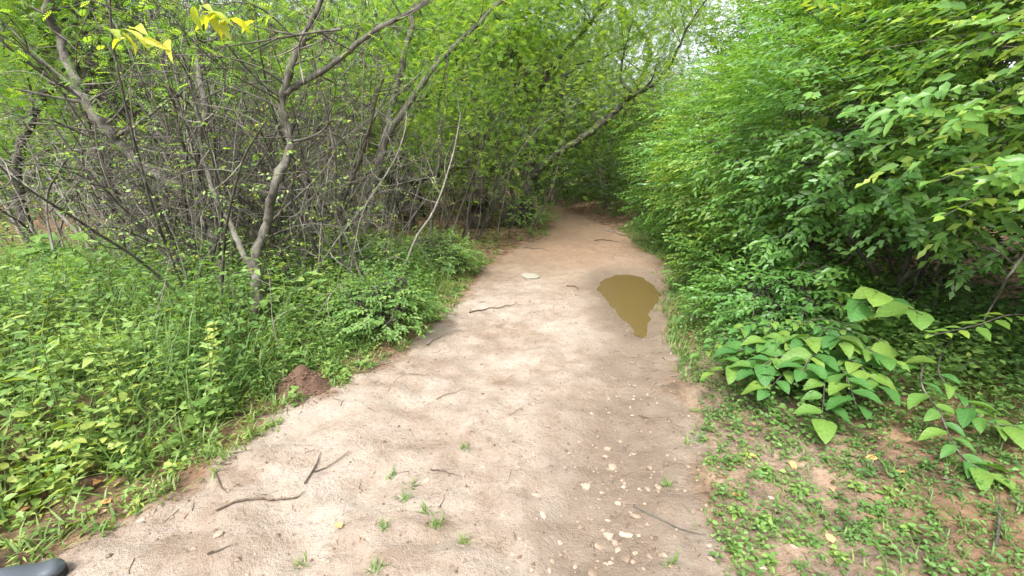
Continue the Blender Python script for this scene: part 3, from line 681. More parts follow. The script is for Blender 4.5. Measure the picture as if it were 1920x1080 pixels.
mb.leaves(*spray_leaves(P, D, 3, .46, .55, .25), np.clip(rng.normal(.35, .22, n_ * 3), 0, 1), TINY)
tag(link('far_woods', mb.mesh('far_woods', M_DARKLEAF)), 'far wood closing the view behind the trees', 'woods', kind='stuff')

# ------------------------------------------------------------------ weeds and grass
def herbs(mb, sm, x, y, h, L, nl, tint, tpl, wr=.66):
    n_ = len(x); z = height(x, y); k = np.arange(nl)[None, :]
    f = (k + .6) / nl; az = rng.uniform(0, 6.28, (n_, 1)) + k * 2.4
    lean = rng.normal(0, .22, (n_, 2))
    cx = x[:, None] + lean[:, :1] * h[:, None] * f ** 1.5; cy = y[:, None] + lean[:, 1:] * h[:, None] * f ** 1.5; cz = z[:, None] + h[:, None] * f
    el = rng.uniform(-.35, .45, (n_, nl))
    D = np.stack([np.cos(az) * np.cos(el), np.sin(az) * np.cos(el), np.sin(el)], -1)
    off = (.25 + .5 * (1 - f)) * L[:, None] * 1.0
    P = np.stack([cx, cy, cz], -1) + D * off[..., None] * .4
    nr = np.array([0, 0, 1.]) + rng.normal(0, .38, (n_, nl, 3))
    LL = (L[:, None] * rng.uniform(.6, 1.15, (n_, nl)) * (1.1 - .45 * f))
    arr = (P.reshape(-1, 3), D.reshape(-1, 3), nr.reshape(-1, 3), LL.reshape(-1), (LL * wr).reshape(-1), np.clip(np.repeat(tint, nl) + rng.normal(0, .09, n_ * nl), 0, 1))
    near = np.repeat(np.hypot(x, y) < 3.3, nl)
    mb.leaves(*[q[near] for q in arr], tpl); mb.leaves(*[q[~near] for q in arr], MID if len(tpl[1]) > 4 else tpl)
    if sm is not None:                        # stalks: slim three sided blades
        D2 = np.stack([lean[:, 0], lean[:, 1], np.ones(n_)], 1)
        sm.leaves(np.stack([x, y, z], 1), D2, rng.normal(0, 1, (n_, 3)), h * .98, .006, .4, BLADE)
def grass(mb, x, y, h, wd, nb, tint, spread=.02, flop=.5):
    n_ = len(x); z = height(x, y)
    az = rng.uniform(0, 6.28, (n_, nb)); el = rng.uniform(.5, 1.4, (n_, nb))
    D = np.stack([np.cos(az) * np.cos(el), np.sin(az) * np.cos(el), np.sin(el)], -1)
    P = np.stack([x, y, z], 1)[:, None, :] + rng.normal(0, spread, (n_, nb, 3)) * np.array([1, 1, 0])
    nr = np.stack([-np.cos(az) * np.sin(el), -np.sin(az) * np.sin(el), np.cos(el)], -1) + rng.normal(0, .15, (n_, nb, 3))
    LL = h[:, None] * rng.uniform(.5, 1.15, (n_, nb))
    mb.leaves(P.reshape(-1, 3), D.reshape(-1, 3), nr.reshape(-1, 3), LL.reshape(-1), wd, np.clip(np.repeat(tint, nb) + rng.normal(0, .12, n_ * nb), 0, 1), BLADE)
def scatter(n_, x0, x1, y0, y1, f):
    x = rng.uniform(x0, x1, n_); y = rng.uniform(y0, y1, n_); s = path_sd(x, y); ok = rng.uniform(0, 1, n_) < f(x, y, s)
    return x[ok], y[ok], s[ok]
MOUND = G(566, 730)
def not_mound(x, y): return np.hypot(x - MOUND[0], y - MOUND[1]) > .19
rng = np.random.default_rng(400)
# near left bank: lush broad leaved weeds
mb = MB(); sm = MB()
x, y, s = scatter(10500, -8, -1.0, 1.0, 7.0, lambda x, y, s: (s > -.02) * not_mound(x, y) * np.clip(.30 + .9 * sstep(.0, .5, s) * (1 - .75 * sstep(4.2, 6.0, y)) + 2.0 * fbm(x * 1.2, y * 1.2, 61), 0, 1) * np.where(x < -5, .5, 1))
h = (.08 + .42 * sstep(0, 1.0, s)) * rng.uniform(.5, 1.35, len(x)) * np.clip(1 + 2.2 * fbm(x * 1.3, y * 1.3, 62), .35, 1.9); L = (.038 + .030 * sstep(0, .6, s)) * rng.uniform(.5, 1.5, len(x))
ti = np.clip(.44 + 1.0 * fbm(x * .9, y * .9, 63) + .14 * sstep(4.6, 2.4, y) + rng.normal(0, .08, len(x)), .05, .97)
kd = rng.random(len(x)) + .9 * fbm(x * .8, y * .8, 73)
for sel, tp_, nl_, ls_, wr_, hs_, dt in ((kd < .38, OVATE, 9, 1.0, .66, .9, 0), ((kd >= .38) & (kd < .62), LOBED, 7, 1.15, .7, 1.0, -.05), ((kd >= .62) & (kd < .85), MID, 12, 1.25, .26, 1.2, .06), (kd >= .85, OVATE, 7, 1.5, .6, .95, .12)):
    herbs(mb, sm, x[sel], y[sel], h[sel] * hs_, L[sel] * ls_, nl_, np.clip(ti[sel] + dt, 0, 1), tp_, wr_)
tag(link('undergrowth', mb.mesh('undergrowth', M_HERB)), 'lush bright green weeds spreading over the near bank beside the shoe', 'undergrowth', kind='stuff')
tag(link('weed_stalks', sm.mesh('weed_stalks', M_STEM)), 'thin green stalks carrying the weeds of the left bank', 'stalks', kind='stuff')
# left bank further on, under the thicket
mb = MB()
x, y, s = scatter(7000, -9, 2.0, 4.2, 15, lambda x, y, s: (s > .0) * (x < 1.8) * np.clip(.65 * sstep(1.3, .25, s) + .06 + 1.3 * fbm(x * 1.3, y * 1.3, 64), 0, 1))
h = (.06 + .22 * sstep(0, .6, s)) * rng.uniform(.6, 1.3, len(x)); L = .055 * rng.uniform(.7, 1.3, len(x))
herbs(mb, None, x, y, h, L, 8, np.clip(.42 + .9 * fbm(x * 1.4, y * 1.4, 65) + rng.normal(0, .08, len(x)), .02, .95), OVATE)
tag(link('undergrowth', mb.mesh('undergrowth', M_HERB)), 'patchy green weeds under the bare thicket along the path edge', 'undergrowth', kind='stuff')
# right bank
mb = MB()
x, y, s = scatter(12500, .6, 4.4, 1.0, 12, lambda x, y, s: (s > -.05) * (x > .8) * np.clip(np.where(y < 2.6, 1.0 + .9 * sstep(.3, 1.0, s), 1.2) + 1.1 * fbm(x * 2.0, y * 2.0, 66), 0, 1))
h = (.04 + .30 * sstep(-.05, .4, s) * sstep(2.2, 2.9, y)) * rng.uniform(.6, 1.3, len(x)); L = (.028 + .034 * sstep(.0, .5, s) * sstep(2.2, 2.9, y)) * rng.uniform(.7, 1.3, len(x))
herbs(mb, None, x, y, h + .015, L, 8, np.clip(.45 + .9 * fbm(x * 1.4, y * 1.4, 67) + rng.normal(0, .10, len(x)), .02, .95), OVATE)
tag(link('undergrowth', mb.mesh('undergrowth', M_HERB)), 'low green weeds creeping over the soil below the right shrubs', 'undergrowth', kind='stuff')
# grass
mb = MB()
x, y, s = scatter(10000, -8, 0, 1, 8, lambda x, y, s: (s > -.06) * not_mound(x, y) * np.clip(.55 * sstep(1.2, .1, s) + .25 + 1.6 * fbm(x * 1.7, y * 1.7, 68), 0, 1))
grass(mb, x, y, (.08 + .40 * sstep(0, .8, s)) * rng.uniform(.7, 1.3, len(x)), .010, 7, np.clip(.5 + .8 * fbm(x * 2, y * 2, 69), .05, .9), .03)
x, y, s = scatter(9000, .6, 5, 1, 10, lambda x, y, s: (s > -.08) * (x > .8) * np.clip(.42 + 1.6 * fbm(x * 1.9, y * 1.9, 70) + .3 * sstep(3, 5, y) * sstep(.6, 0, s), 0, 1))
grass(mb, x, y, (.035 + .03 * sstep(0, .6, s) + .10 * sstep(2.5, 3.2, y)) * rng.uniform(.7, 1.3, len(x)), .007, 7, np.clip(.45 + .8 * fbm(x * 2, y * 2, 71), .05, .95), .03)
tag(link('grass', mb.mesh('grass', M_GRASS)), 'narrow grass blades along both edges of the path', 'grass', kind='stuff')
# leaf litter and bits of stick
mb = MB()
x, y, s = scatter(16000, -9, 6, .8, 14, lambda x, y, s: np.where(s > 0, .6, np.where(s > -.35, .26, .10)) * (pud_sd(x, y) > .1) * np.where((x > 0) & (y > 4), .5, 1))
P = np.stack([x, y, height(x, y) + .008], 1); D = rng.normal(0, 1, (len(x), 3)); D[:, 2] *= .2
Ls = rng.uniform(.02, .06, len(x)) * np.where(s < 0, .42, 1)
mb.leaves(P, D, np.array([0, 0, 1.]) + rng.normal(0, .3, (len(x), 3)), Ls, Ls * .5, rng.uniform(0, 1, len(x)), MID)
tag(link('leaf_litter', mb.mesh('leaf_litter', M_LITTER)), 'brown dead leaves strewn under the plants', 'leaf litter', kind='stuff')
mb = MB()
x, y, s = scatter(4500, -4, 4, 1.0, 12, lambda x, y, s: np.where(np.abs(s) < .5, .5, .2) * (pud_sd(x, y) > .05))
for a, c in zip(x, y):
    L = rng.uniform(.02, .09); th = rng.uniform(0, 6.28); d = np.array([math.cos(th), math.sin(th), 0]); p0 = np.array([a, c, 0]); p = np.array([p0 - d * L / 2, p0 + rng.normal(0, L * .08, 3) * np.array([1, 1, 0]), p0 + d * L / 2])
    p[:, 2] = height(p[:, 0], p[:, 1]) + .003; mb.tube(p, [.0022, .0015], 3)
tag(link('debris', mb.mesh('debris', M_TWIG)), 'fine twig crumbs scattered on the clay', 'debris', kind='stuff')

# ------------------------------------------------------------------ stones
def stone_mesh(name, mat, seed, sub=1, flat=.6, jag=.18):
    import bmesh
    r_ = np.random.default_rng(seed); bm = bmesh.new(); bmesh.ops.create_icosphere(bm, subdivisions=sub, radius=1)
    ax = r_.uniform(.7, 1.25, 3)
    for v in bm.verts:
        k = 1 + r_.normal(0, jag); v.co.x *= ax[0] * k; v.co.y *= ax[1] * k; v.co.z *= flat * k
    me = bpy.data.meshes.new(name); bm.to_mesh(me); bm.free(); me.materials.append(mat)
    a = me.attributes.new('tint', 'FLOAT', 'POINT'); a.data.foreach_set('value', np.full(len(me.vertices), .40, np.float32)); return me
rng = np.random.default_rng(500)
PEB = [stone_mesh('pebble_%d' % i, M_STONE, 510 + i, 1, .55, .14) for i in range(6)]
pts = [(1123, 806), (1140, 825), (1165, 810), (1135, 840), (1150, 860), (1168, 886), (1143, 863), (1002, 922), (1012, 923), (1090, 970), (1126, 1005), (1131, 975), (1142, 987), (1170, 988), (1124, 1005), (1155, 1003), (1174, 1034), (1208, 1058), (1235, 911),
       (1018, 958), (1052, 1021), (1035, 1038), (1108, 1073), (1150, 1075), (975, 1010), (1180, 990), (1240, 1030), (1220, 870), (1100, 900), (1086, 820), (1113, 1060), (1050, 1000), (890, 1010), (830, 960), (800, 900), (870, 1060), (265, 975), (345, 965), (508, 838),
       (322, 952), (410, 1010), (560, 900), (620, 1020), (700, 880), (640, 960), (760, 1000), (905, 870), (1000, 760), (1160, 930), (1195, 960), (1300, 960), (1285, 920), (1270, 985), (1330, 1020), (1310, 880), (1110, 770), (1080, 1040), (1145, 1045), (950, 905), (1060, 870)]
pts += [(rng.normal(1130, 60), v) for v in rng.uniform(790, 1075, 30)] + [(rng.uniform(300, 1250), v) for v in rng.uniform(840, 1075, 35)]
for i, (u, v) in enumerate(pts):
    if i >= 60 and path_sd(*[np.array([c]) for c in G(u, v)[:2]])[0] > -.05: continue
    p = ground(u, v); r = rng.uniform(.011, .026) * (.5 if i >= 60 else .8) * (1.3 if 1050 < u < 1250 and v > 790 else .9)
    o = link('pebble', PEB[i % 6], None, (p[0], p[1], p[2] + r * .12)); o.scale = (r * rng.uniform(.8, 1.3), r, r * rng.uniform(.7, 1.1)); o.rotation_euler = (rng.normal(0, .15), rng.normal(0, .15), rng.uniform(0, 6.28))
    tag(o, 'small pale pebble lying loose on the trodden clay path', 'pebble', 'loose pebbles on the path')
mb = MB(); T = np.array([(1, 0, 0), (0, 1, 0), (-1, 0, 0), (0, -1, 0), (0, 0, .7), (0, 0, -.4)]); TF = np.array([(0, 1, 4), (1, 2, 4), (2, 3, 4), (3, 0, 4), (1, 0, 5), (2, 1, 5), (3, 2, 5), (0, 3, 5)])
x, y, s = scatter(42000, -3, 3.5, .9, 11, lambda x, y, s: (s < .35) * (pud_sd(x, y) > .02) * np.clip(.16 + .9 * np.exp(-(rut_d(x, y) / .35) ** 2) * .6 + .5 * fbm(x * 1.5, y * 1.5, 72) + .15 * sstep(3.2, 1.8, y), 0, 1))
n_ = len(x); r = .003 + .013 * rng.uniform(0, 1, n_) ** 4; vv = T[None] * rng.uniform(.6, 1.4, (n_, 6, 3)) * r[:, None, None]
th = rng.uniform(0, 6.28, n_); cs, sn = np.cos(th)[:, None], np.sin(th)[:, None]
vx = vv[..., 0] * cs - vv[..., 1] * sn; vy = vv[..., 0] * sn + vv[..., 1] * cs
vv = np.stack([vx + x[:, None], vy + y[:, None], vv[..., 2] + (height(x, y) + r * .2)[:, None]], -1)
mb.raw(vv.reshape(-1, 3), f3=(TF[None] + (np.arange(n_) * 6)[:, None, None]).reshape(-1, 3), tint=np.repeat(rng.uniform(.0, .62, n_), 6))
tag(link('gravel', mb.mesh('gravel', M_STONE, smooth=False)), 'fine pale gravel and clay crumbs over the path', 'gravel', kind='stuff')
# the pale slab sunk in the middle of the path
p = ground(994, 521); me = stone_mesh('flat_stone', M_SLAB, 533, 2, .28, .16)
for v in me.vertices:
    v.co.x = max(-.8, min(.8, v.co.x)); v.co.y = max(-.85, min(.85, v.co.y)); v.co.z = min(v.co.z, .2 + .1 * v.co.x)
o = link('flat_stone', me, None, (p[0], p[1], p[2] + .01)); o.scale = (.17, .17, .13); o.rotation_euler = (.05, .06, .3); tag(o, 'pale flat stone sunk in the middle of the path', 'stone')

# ------------------------------------------------------------------ earth mound
rng = np.random.default_rng(540)
n_ = 34; a = np.linspace(-1, 1, n_); X, Yy = np.meshgrid(a, a); rr = np.hypot(X, Yy)
wx, wy = MOUND[0] + X * .25, MOUND[1] + Yy * .22
zz = .13 * np.exp(-(rr / .62) ** 3.0) * (1 + 1.0 * fbm(X * 3, Yy * 3, 81)) + .018 * fbm(X * 16, Yy * 16, 82) * 2 * (rr < .95) - .03 * (rr > .92)
vz = height(wx, wy) + zz - .004
i = np.arange(n_ * n_).reshape(n_, n_); q = np.stack([i[:-1, :-1], i[:-1, 1:], i[1:, 1:], i[1:, :-1]], -1).reshape(-1, 4); q = q[(rr.reshape(-1)[q] < .98).all(1)]
root = empty('earth_mound', (MOUND[0], MOUND[1], gz1(MOUND[0], MOUND[1])), 'reddish brown mound of crumbled earth at the path edge', 'mound')
org = np.array(root.location); mb = MB(); mb.raw(np.stack([wx, wy, vz], -1).reshape(-1, 3), f4=q); link('heap', mb.mesh('heap', M_MOUND, org), root)
mb = MB(); n_ = 900; th = rng.uniform(0, 6.28, n_); r0 = rng.uniform(0, 1, n_) ** .6 * .31; x, y = MOUND[0] + r0 * np.cos(th), MOUND[1] + r0 * np.sin(th)
z = height(x, y) + .13 * np.exp(-((r0 / .235) / .62) ** 3.0); r = rng.uniform(.003, .011, n_)
vv = T[None] * rng.uniform(.6, 1.4, (n_, 6, 3)) * r[:, None, None] + np.stack([x, y, z], 1)[:, None, :]
mb.raw(vv.reshape(-1, 3), f3=(TF[None] + (np.arange(n_) * 6)[:, None, None]).reshape(-1, 3), tint=np.repeat(rng.uniform(.1, .9, n_), 6))
tag(link('crumbs', mb.mesh('crumbs', M_MOUND, org, smooth=False), root), kind='stuff')

# ------------------------------------------------------------------ twigs, roots and fallen branches on the ground
def ground_stick(name, label, px, r, mat, cat, side=None, lift=.006, group=None):
    P = []
    for (u, v) in px: P.append(ground(u, v))
    c = catmull(P, 5); c[:, 2] = height(c[:, 0], c[:, 1]) + r * .5 + lift
    org = c[0].copy(); mb = MB(); r *= .7; mb.tube(c, [r, r * .85, r * .35], 6, lump=.1)
    for s in (side or []):
        q = catmull([ground(*t) for t in s], 4); q[:, 2] = height(q[:, 0], q[:, 1]) + r * .5 + lift; mb.tube(q, [r * .7, r * .3], 5, lump=.1)
    o = link(name, mb.mesh(name, mat, org), None, org); return tag(o, label, cat, group)
ground_stick('fallen_twig', 'dark forked twig on the clay, the largest near the weeds', [(572, 912), (585, 890), (596, 868), (602, 853)], .007, M_TWIG, 'twig', [[(590, 888), (620, 874), (655, 850)]])
ground_stick('fallen_twig', 'long dark crooked stick lying in front of the forked twig', [(405, 958), (450, 945), (505, 936), (550, 934), (572, 924)], .008, M_TWIG, 'twig')
ground_stick('fallen_twig', 'dark twig by the weeds with a pale patch of clay beside it', [(403, 890), (412, 910), (428, 928)], .007, M_TWIG, 'twig')
ground_stick('fallen_twig', 'short stick between grass tufts in the middle of the near path', [(806, 880), (830, 884), (860, 893)], .006, M_TWIG, 'twig')
ground_stick('fallen_twig', 'straight grey stick on the right edge of the near path', [(1188, 940), (1225, 962), (1270, 985), (1325, 998)], .006, M_BARK, 'twig')
ground_stick('fallen_twig', 'small dark twig right of the wheel rut', [(1196, 774), (1210, 775), (1222, 776)], .005, M_TWIG, 'twig')
ground_stick('fallen_twig', 'thin pale twig pair halfway up the near path', [(818, 746), (850, 732), (880, 722)], .004, M_LITTER, 'twig', [[(955, 780), (970, 772), (982, 767)]])
ground_stick('fallen_twig', 'thin twig running along the path edge beyond the mound', [(655, 706), (690, 700), (715, 688), (735, 680)], .006, M_TWIG, 'twig')
ground_stick('fallen_twig', 'dark slivers of stick lying left of the middle path', [(800, 650), (820, 638), (835, 630)], .006, M_TWIG, 'twig', [[(690, 772), (700, 776), (706, 778)]])
ground_stick('fallen_twig', 'small dark stick near the bottom of the clay, close to the shoe', [(390, 1048), (410, 1038), (438, 1026)], .006, M_TWIG, 'twig')
ground_stick('exposed_root', 'thin root lying bare across the path before the flat stone', [(880, 588), (910, 580), (945, 578), (965, 572)], .012, M_TWIG, 'root')
ground_stick('exposed_root', 'thin root lying across the path behind the flat stone', [(980, 467), (1005, 468), (1030, 472)], .016, M_TWIG, 'root')
ground_stick('exposed_root', 'reddish root on the path near the bend', [(1115, 452), (1135, 451), (1160, 457)], .022, M_MOUND, 'root')
ground_stick('exposed_root', 'low root ridge on the path right of the flat stone', [(1062, 537), (1078, 538), (1085, 545)], .012, M_MOUND, 'root')
ground_stick('fallen_branch', 'pale bleached branch on the path edge under the far shrub', [(1130, 432), (1150, 437), (1175, 446)], .025, M_DEAD, 'branch')
ground_stick('fallen_branch', 'grey stick standing out of the weeds in the bottom corner', [(1850, 1075), (1856, 1030), (1856, 985)], .010, M_BARK, 'branch', [[(1870, 992), (1900, 1000), (1935, 1012)]], .03)
ground_stick('fallen_branch', 'dark stick lying among the creeping weeds below the shrub', [(1755, 935), (1800, 955), (1850, 972)], .008, M_TWIG, 'branch')
def air_branch(name, label, Y, lines, mat, r, cat='branch'):
    org = at(*lines[0][0], Y); root = empty(name, org, label, cat)
    for j, l in enumerate(lines):
        c = catmull(line(Y, l, .25), 5); mb = MB(); k = r if j == 0 else r * .7; mb.tube(c, [k, k * .8, k * .3], 6, lump=.06); link('stem' if j == 0 else 'twig', mb.mesh('stem', mat, org), root)
    return root
air_branch('dead_branch', 'bleached dead branch forking like a hand before the leaning trunk', Y1 - .5,
           [[(100, 470), (88, 405), (90, 360), (108, 325), (120, 300), (118, 270)], [(112, 322), (140, 324), (165, 340), (180, 355), (205, 362), (235, 372)], [(92, 398), (120, 372), (150, 378), (180, 392), (205, 388), (228, 392)], [(170, 345), (195, 350), (225, 358)], [(205, 362), (225, 385), (240, 405), (245, 460)], [(120, 372), (108, 345), (104, 335)]], M_PALE, .011)
air_branch('hanging_vine', 'pale vine sagging in a loop between the stems', Y1 - .2,
           [[(318, 180), (330, 205), (350, 225), (378, 228), (400, 212), (415, 190), (420, 160)], [(322, 215), (345, 232), (370, 238), (395, 228), (412, 200)], [(370, 238), (352, 270), (348, 320), (352, 380)]], M_DEAD, .010, 'vine')
air_branch('hanging_vine', 'thin pale vine dangling beside the forked tree', Y0 + .2,
           [[(575, 55), (562, 80), (563, 120), (570, 160), (572, 200)], [(562, 85), (545, 95), (520, 105), (500, 108)], [(585, 95), (592, 130), (590, 150)]], M_DEAD, .010, 'vine')
air_branch('hanging_vine', 'thin pale vine hanging left of the leaning pair of trunks', Y9,
           [[(958, 60), (955, 100), (955, 140), (945, 165)], [(942, 220), (940, 260), (932, 300)]], M_DEAD, .016, 'vine')
air_branch('bare_branch', 'horizontal spray of bare twigs in front of the forked tree top', Y0 - .1,
           [[(640, 55), (580, 62), (520, 72), (440, 85), (400, 90)], [(560, 66), (500, 55), (460, 40)], [(520, 72), (470, 95), (430, 110)], [(600, 60), (650, 90), (700, 105)]], M_BARK, .010)
air_branch('bare_branch', 'bare branch curving out from the forked trunk to the right', Y0 + .2,
           [[(548, 266), (580, 258), (605, 245), (622, 225), (640, 215)], [(605, 245), (640, 260), (660, 300)]], M_PALE, .013)
air_branch('bare_branch', 'grey branch slanting across the darkness of the hollow', 2.5,
           [[(1925, 470), (1890, 520), (1868, 560), (1850, 590), (1838, 620)], [(1905, 500), (1870, 470), (1840, 460)]], M_PALE, .008)
air_branch('bare_branch', 'curved thick brown stem looping out of the dark hollow', 2.9,
           [[(1850, 678), (1815, 682), (1792, 695), (1785, 712), (1795, 735), (1800, 800)]], M_PALE, .014)
ground_stick('fallen_branch', 'long dark fallen branch lying over the weeds under the leaning trunk', [(105, 455), (150, 478), (210, 482), (300, 482), (335, 476)], .014, M_BARK, 'branch', None, .28)

# ------------------------------------------------------------------ broad leaved plants
BROAD = [broad_mesh('broad_leaf_%d' % i, M_BIG, hrt, 7, cu, t) for i, (hrt, cu, t) in enumerate([(.10, .15, .35), (.05, .25, .5), (.12, .2, .7), (.06, .3, .9)])]
HEART = [broad_mesh('heart_leaf_%d' % i, M_BIG, .22, 7, .18, t) for i, t in enumerate((.5, .85))]
YEL = [broad_mesh('yellow_leaf_%d' % i, M_YELLOW, .05, 7, .4, t) for i, t in enumerate((.25, .55, .9))]
rng = np.random.default_rng(600)
def big_plant(name, label, foot, stems, L, wr, meshes, per=9, cat='plant', sp=None, mat=None, updir=True):
    org = np.array(foot, float); org[2] = gz1(org[0], org[1]); root = empty(name, org, label, cat)
    for st in stems:
        c = catmull(st, 8); mb = MB(); mb.tube(c, [.006, .004, .002], 6); link('stem', mb.mesh('stem', mat or M_BARK, org), root)
        d = norm(np.gradient(c, axis=0)); m_ = len(c)
        for k in range(per):
            f = .25 + .75 * (k + .5) / per; j = min(int(f * (m_ - 1)), m_ - 1); dd = d[j]; s = norm(np.cross(np.array([0, 0, 1.]), dd)); sg = 1 if k % 2 else -1
            an = rng.uniform(.7, 1.15) if k < per - 1 else .1
            ld = dd * math.cos(an) + s * sg * math.sin(an) + np.array([0, 0, rng.uniform(-.22, .12)])
            ld[2] = rng.uniform(-.30, .08)
            LL = L * rng.uniform(.55, 1.15); nr = np.array([0, -.05, 1.]) + rng.normal(0, .22, 3)
            put_leaf(meshes[rng.integers(0, len(meshes))], root, org, c[j] + norm(ld) * .012, ld, nr, LL, LL * wr * rng.uniform(.9, 1.1))
    return root
f = ground(1530, 745)
def arcs(f, ends, lift=.25): return [[f, f * .55 + e * .45 + np.array([0, 0, lift]), e] for e in ends]
big_plant('broad_leaved_plant', 'plant with broad oval leaves spilling over the path edge below the shrubs', f,
          arcs(f, [at(1325, 705, 2.85), at(1370, 660, 3.0), at(1430, 640, 3.0), at(1500, 640, 2.85), at(1430, 740, 2.6), at(1540, 800, 2.3), at(1580, 640, 2.75), at(1680, 680, 2.55), at(1650, 730, 2.45), at(1400, 700, 2.75), at(1500, 700, 2.6), at(1610, 770, 2.3)], .2), .16, .66, BROAD, 12)
f = ground(1440, 690)
big_plant('oval_leaved_plant', 'smaller leaved plant crowding behind the broad oval leaves at the path edge', f,
          arcs(f, [at(1330, 640, 3.3), at(1380, 620, 3.3), at(1440, 615, 3.2), at(1500, 610, 3.2), at(1560, 620, 3.0), at(1340, 680, 3.0), at(1600, 610, 3.0), at(1300, 670, 3.2), at(1660, 640, 2.8)], .2), .095, .6, BROAD, 11)
f = ground(1640, 690)
big_plant('heart_leaved_plant', 'plant holding a few large heart shaped leaves before the dark hollow', f,
          arcs(f, [at(1640, 545, 2.55), at(1730, 590, 2.45), at(1600, 570, 2.6)], .2), .20, .8, HEART, 4)
big_plant('trailing_branch_plant', 'trailing branch with long oval leaves dipping to the weeds in the corner', ground(1800, 640),
          [[ground(1800, 640), at(1730, 690, 2.6), at(1765, 780, 2.25), at(1800, 850, 2.0), at(1855, 890, 1.88)], [ground(1800, 640), at(1760, 680, 2.6), at(1800, 745, 2.35), at(1850, 790, 2.2), at(1910, 800, 2.1)]], .15, .5, BROAD, 14)
big_plant('pale_branch_plant', 'branch of yellow green leaves reaching in front of the dark hollow', ground(1960, 640),
          [[ground(1960, 640), at(1990, 600, 2.9), at(1900, 590, 2.6), at(1830, 610, 2.5), at(1740, 630, 2.4)], [ground(1960, 640), at(1990, 450, 2.9), at(1930, 335, 2.5), at(1850, 310, 2.4), at(1740, 345, 2.3)], [ground(1960, 640), at(1990, 480, 2.9), at(1930, 400, 2.5), at(1850, 370, 2.4), at(1760, 410, 2.3)]], .105, .52, [LEAF_SHRUB[3]], 22)
# a bluish fern like herb
p0 = ground(1625, 660); rng = np.random.default_rng(610); mb = MB(); e = empty('bluish_herb', p0, 'small blue grey herb in the shade below the heart shaped leaves', 'herb')
q = at(1620, 605, p0[1] - .1); n_ = 40; P = q + rng.normal(0, .07, (n_, 3)); D = rng.normal(0, 1, (n_, 3)); D[:, 2] *= .3
mb.leaves(*spray_leaves(P, D, 6, .035, .4, .02), rng.uniform(0, 1, n_ * 6), MID); tag(link('foliage', mb.mesh('foliage', M_BLUE, p0), e), kind='stuff')
mb = MB(); [mb.tube(catmull([p0, (p0 + t) / 2 + np.array([.02, 0, 0]), t], 3), [.003, .0015], 4) for t in P[:8]]; link('stem', mb.mesh('stem', M_STEM, p0), e)
# the broad pale leaves among the left weeds
f = ground(110, 560)
big_plant('pale_leaved_plant', 'plant with wide pale green leaves at the back of the left weeds', f,
          arcs(f, [at(40, 470, 5.0), at(70, 440, 5.2), at(150, 440, 5.2), at(145, 490, 4.8)], .25), .24, .8, [HEART[1]], 3, mat=M_STEM)
# yellow sprays hanging in at the top from a sapling beside the camera
rng = np.random.default_rng(620); ft = np.array([-4.6, 2.3, gz1(-4.6, 2.3)])
tip = at(395, 28, 2.3); tip2 = at(262, 70, 2.4)
root = big_plant('yellow_leaved_sapling', 'sapling hanging sprays of bright yellow green leaves into the top corner', ft, [[ft, ft + np.array([.1, 0, 1.6]), ft + np.array([.5, 0, 2.7]), (ft + np.array([.5, 0, 2.7]) + tip) / 2 + np.array([0, 0, .22]), tip + np.array([-.15, 0, .05]), tip]], .01, .5, YEL, 0, 'sapling')
for (c0, n_, sp) in ((tip, 12, .055), (tip2, 7, .05)):
    for k in range(n_):
        p = c0 + rng.normal(0, sp, 3) * np.array([1, .8, .25]); d = np.array([rng.normal(0, 1.0), rng.normal(-.2, .6), -rng.uniform(.0, .6)])
        put_leaf(YEL[rng.integers(0, 3)], root, ft, p, d, np.array([0, -.4, 1.]) + rng.normal(0, .3, 3), rng.uniform(.08, .13), rng.uniform(.035, .055))
org = ft; mb = MB(); mb.tube(catmull([tip + np.array([-.7, 0, .12]), tip2 + np.array([0, 0, .08]), tip2], 4), [.004, .002], 5); link('twig', mb.mesh('twig', M_BARK, org), root)

# ------------------------------------------------------------------ single weeds
def weed(name, label, u, v, n_l, L, h, tpl, mat, cat='weed', group=None, seed=0):
    global rng
    rng = np.random.default_rng(seed); p = ground(u, v); mb = MB()
    if tpl is BLADE: grass(mb, np.array([p[0]]), np.array([p[1]]), np.array([h]), .006, n_l, np.array([.6]), .015)
    else: herbs(mb, None, np.array([p[0]] * 2), np.array([p[1]] * 2), np.array([h, h * .6]), np.array([L, L]), n_l, np.array([.65, .6]), tpl)
    tag(link(name, mb.mesh(name, mat, p), None, p), label, cat, group)
for i, (u, v) in enumerate([(705, 1068), (558, 1045), (757, 938), (800, 960), (722, 990), (775, 905), (870, 838), (820, 990), (1288, 828), (1262, 1050), (1245, 905), (870, 1020), (735, 890), (1300, 770)]):
    weed('grass_tuft', 'tiny green tuft sprouting from the bare clay of the path', u, v, 16, 0, .055, BLADE, M_GRASS, 'grass tuft', 'tiny tufts on the path', 700 + i)
for i, (u, v) in enumerate([(1435, 890), (1400, 860), (1440, 985), (1380, 960), (1500, 930), (1480, 1020), (1570, 1055), (1700, 1020), (1600, 930), (1380, 1040), (1660, 950), (1440, 1060)]):
    weed('creeping_weed', 'small leafy weed growing on the littered soil right of the path', u, v, 9, .04, .06, OVATE, M_HERB, 'weed', 'small weeds on the right bank', 720 + i)
for i, (u, v) in enumerate([(560, 760), (620, 720), (545, 705), (690, 690)]):
    weed('leafy_weed', 'leafy weed growing round the foot of the reddish mound', u, v, 8, .07, .16, LOBED, M_HERB, 'weed', 'weeds round the mound', 740 + i)
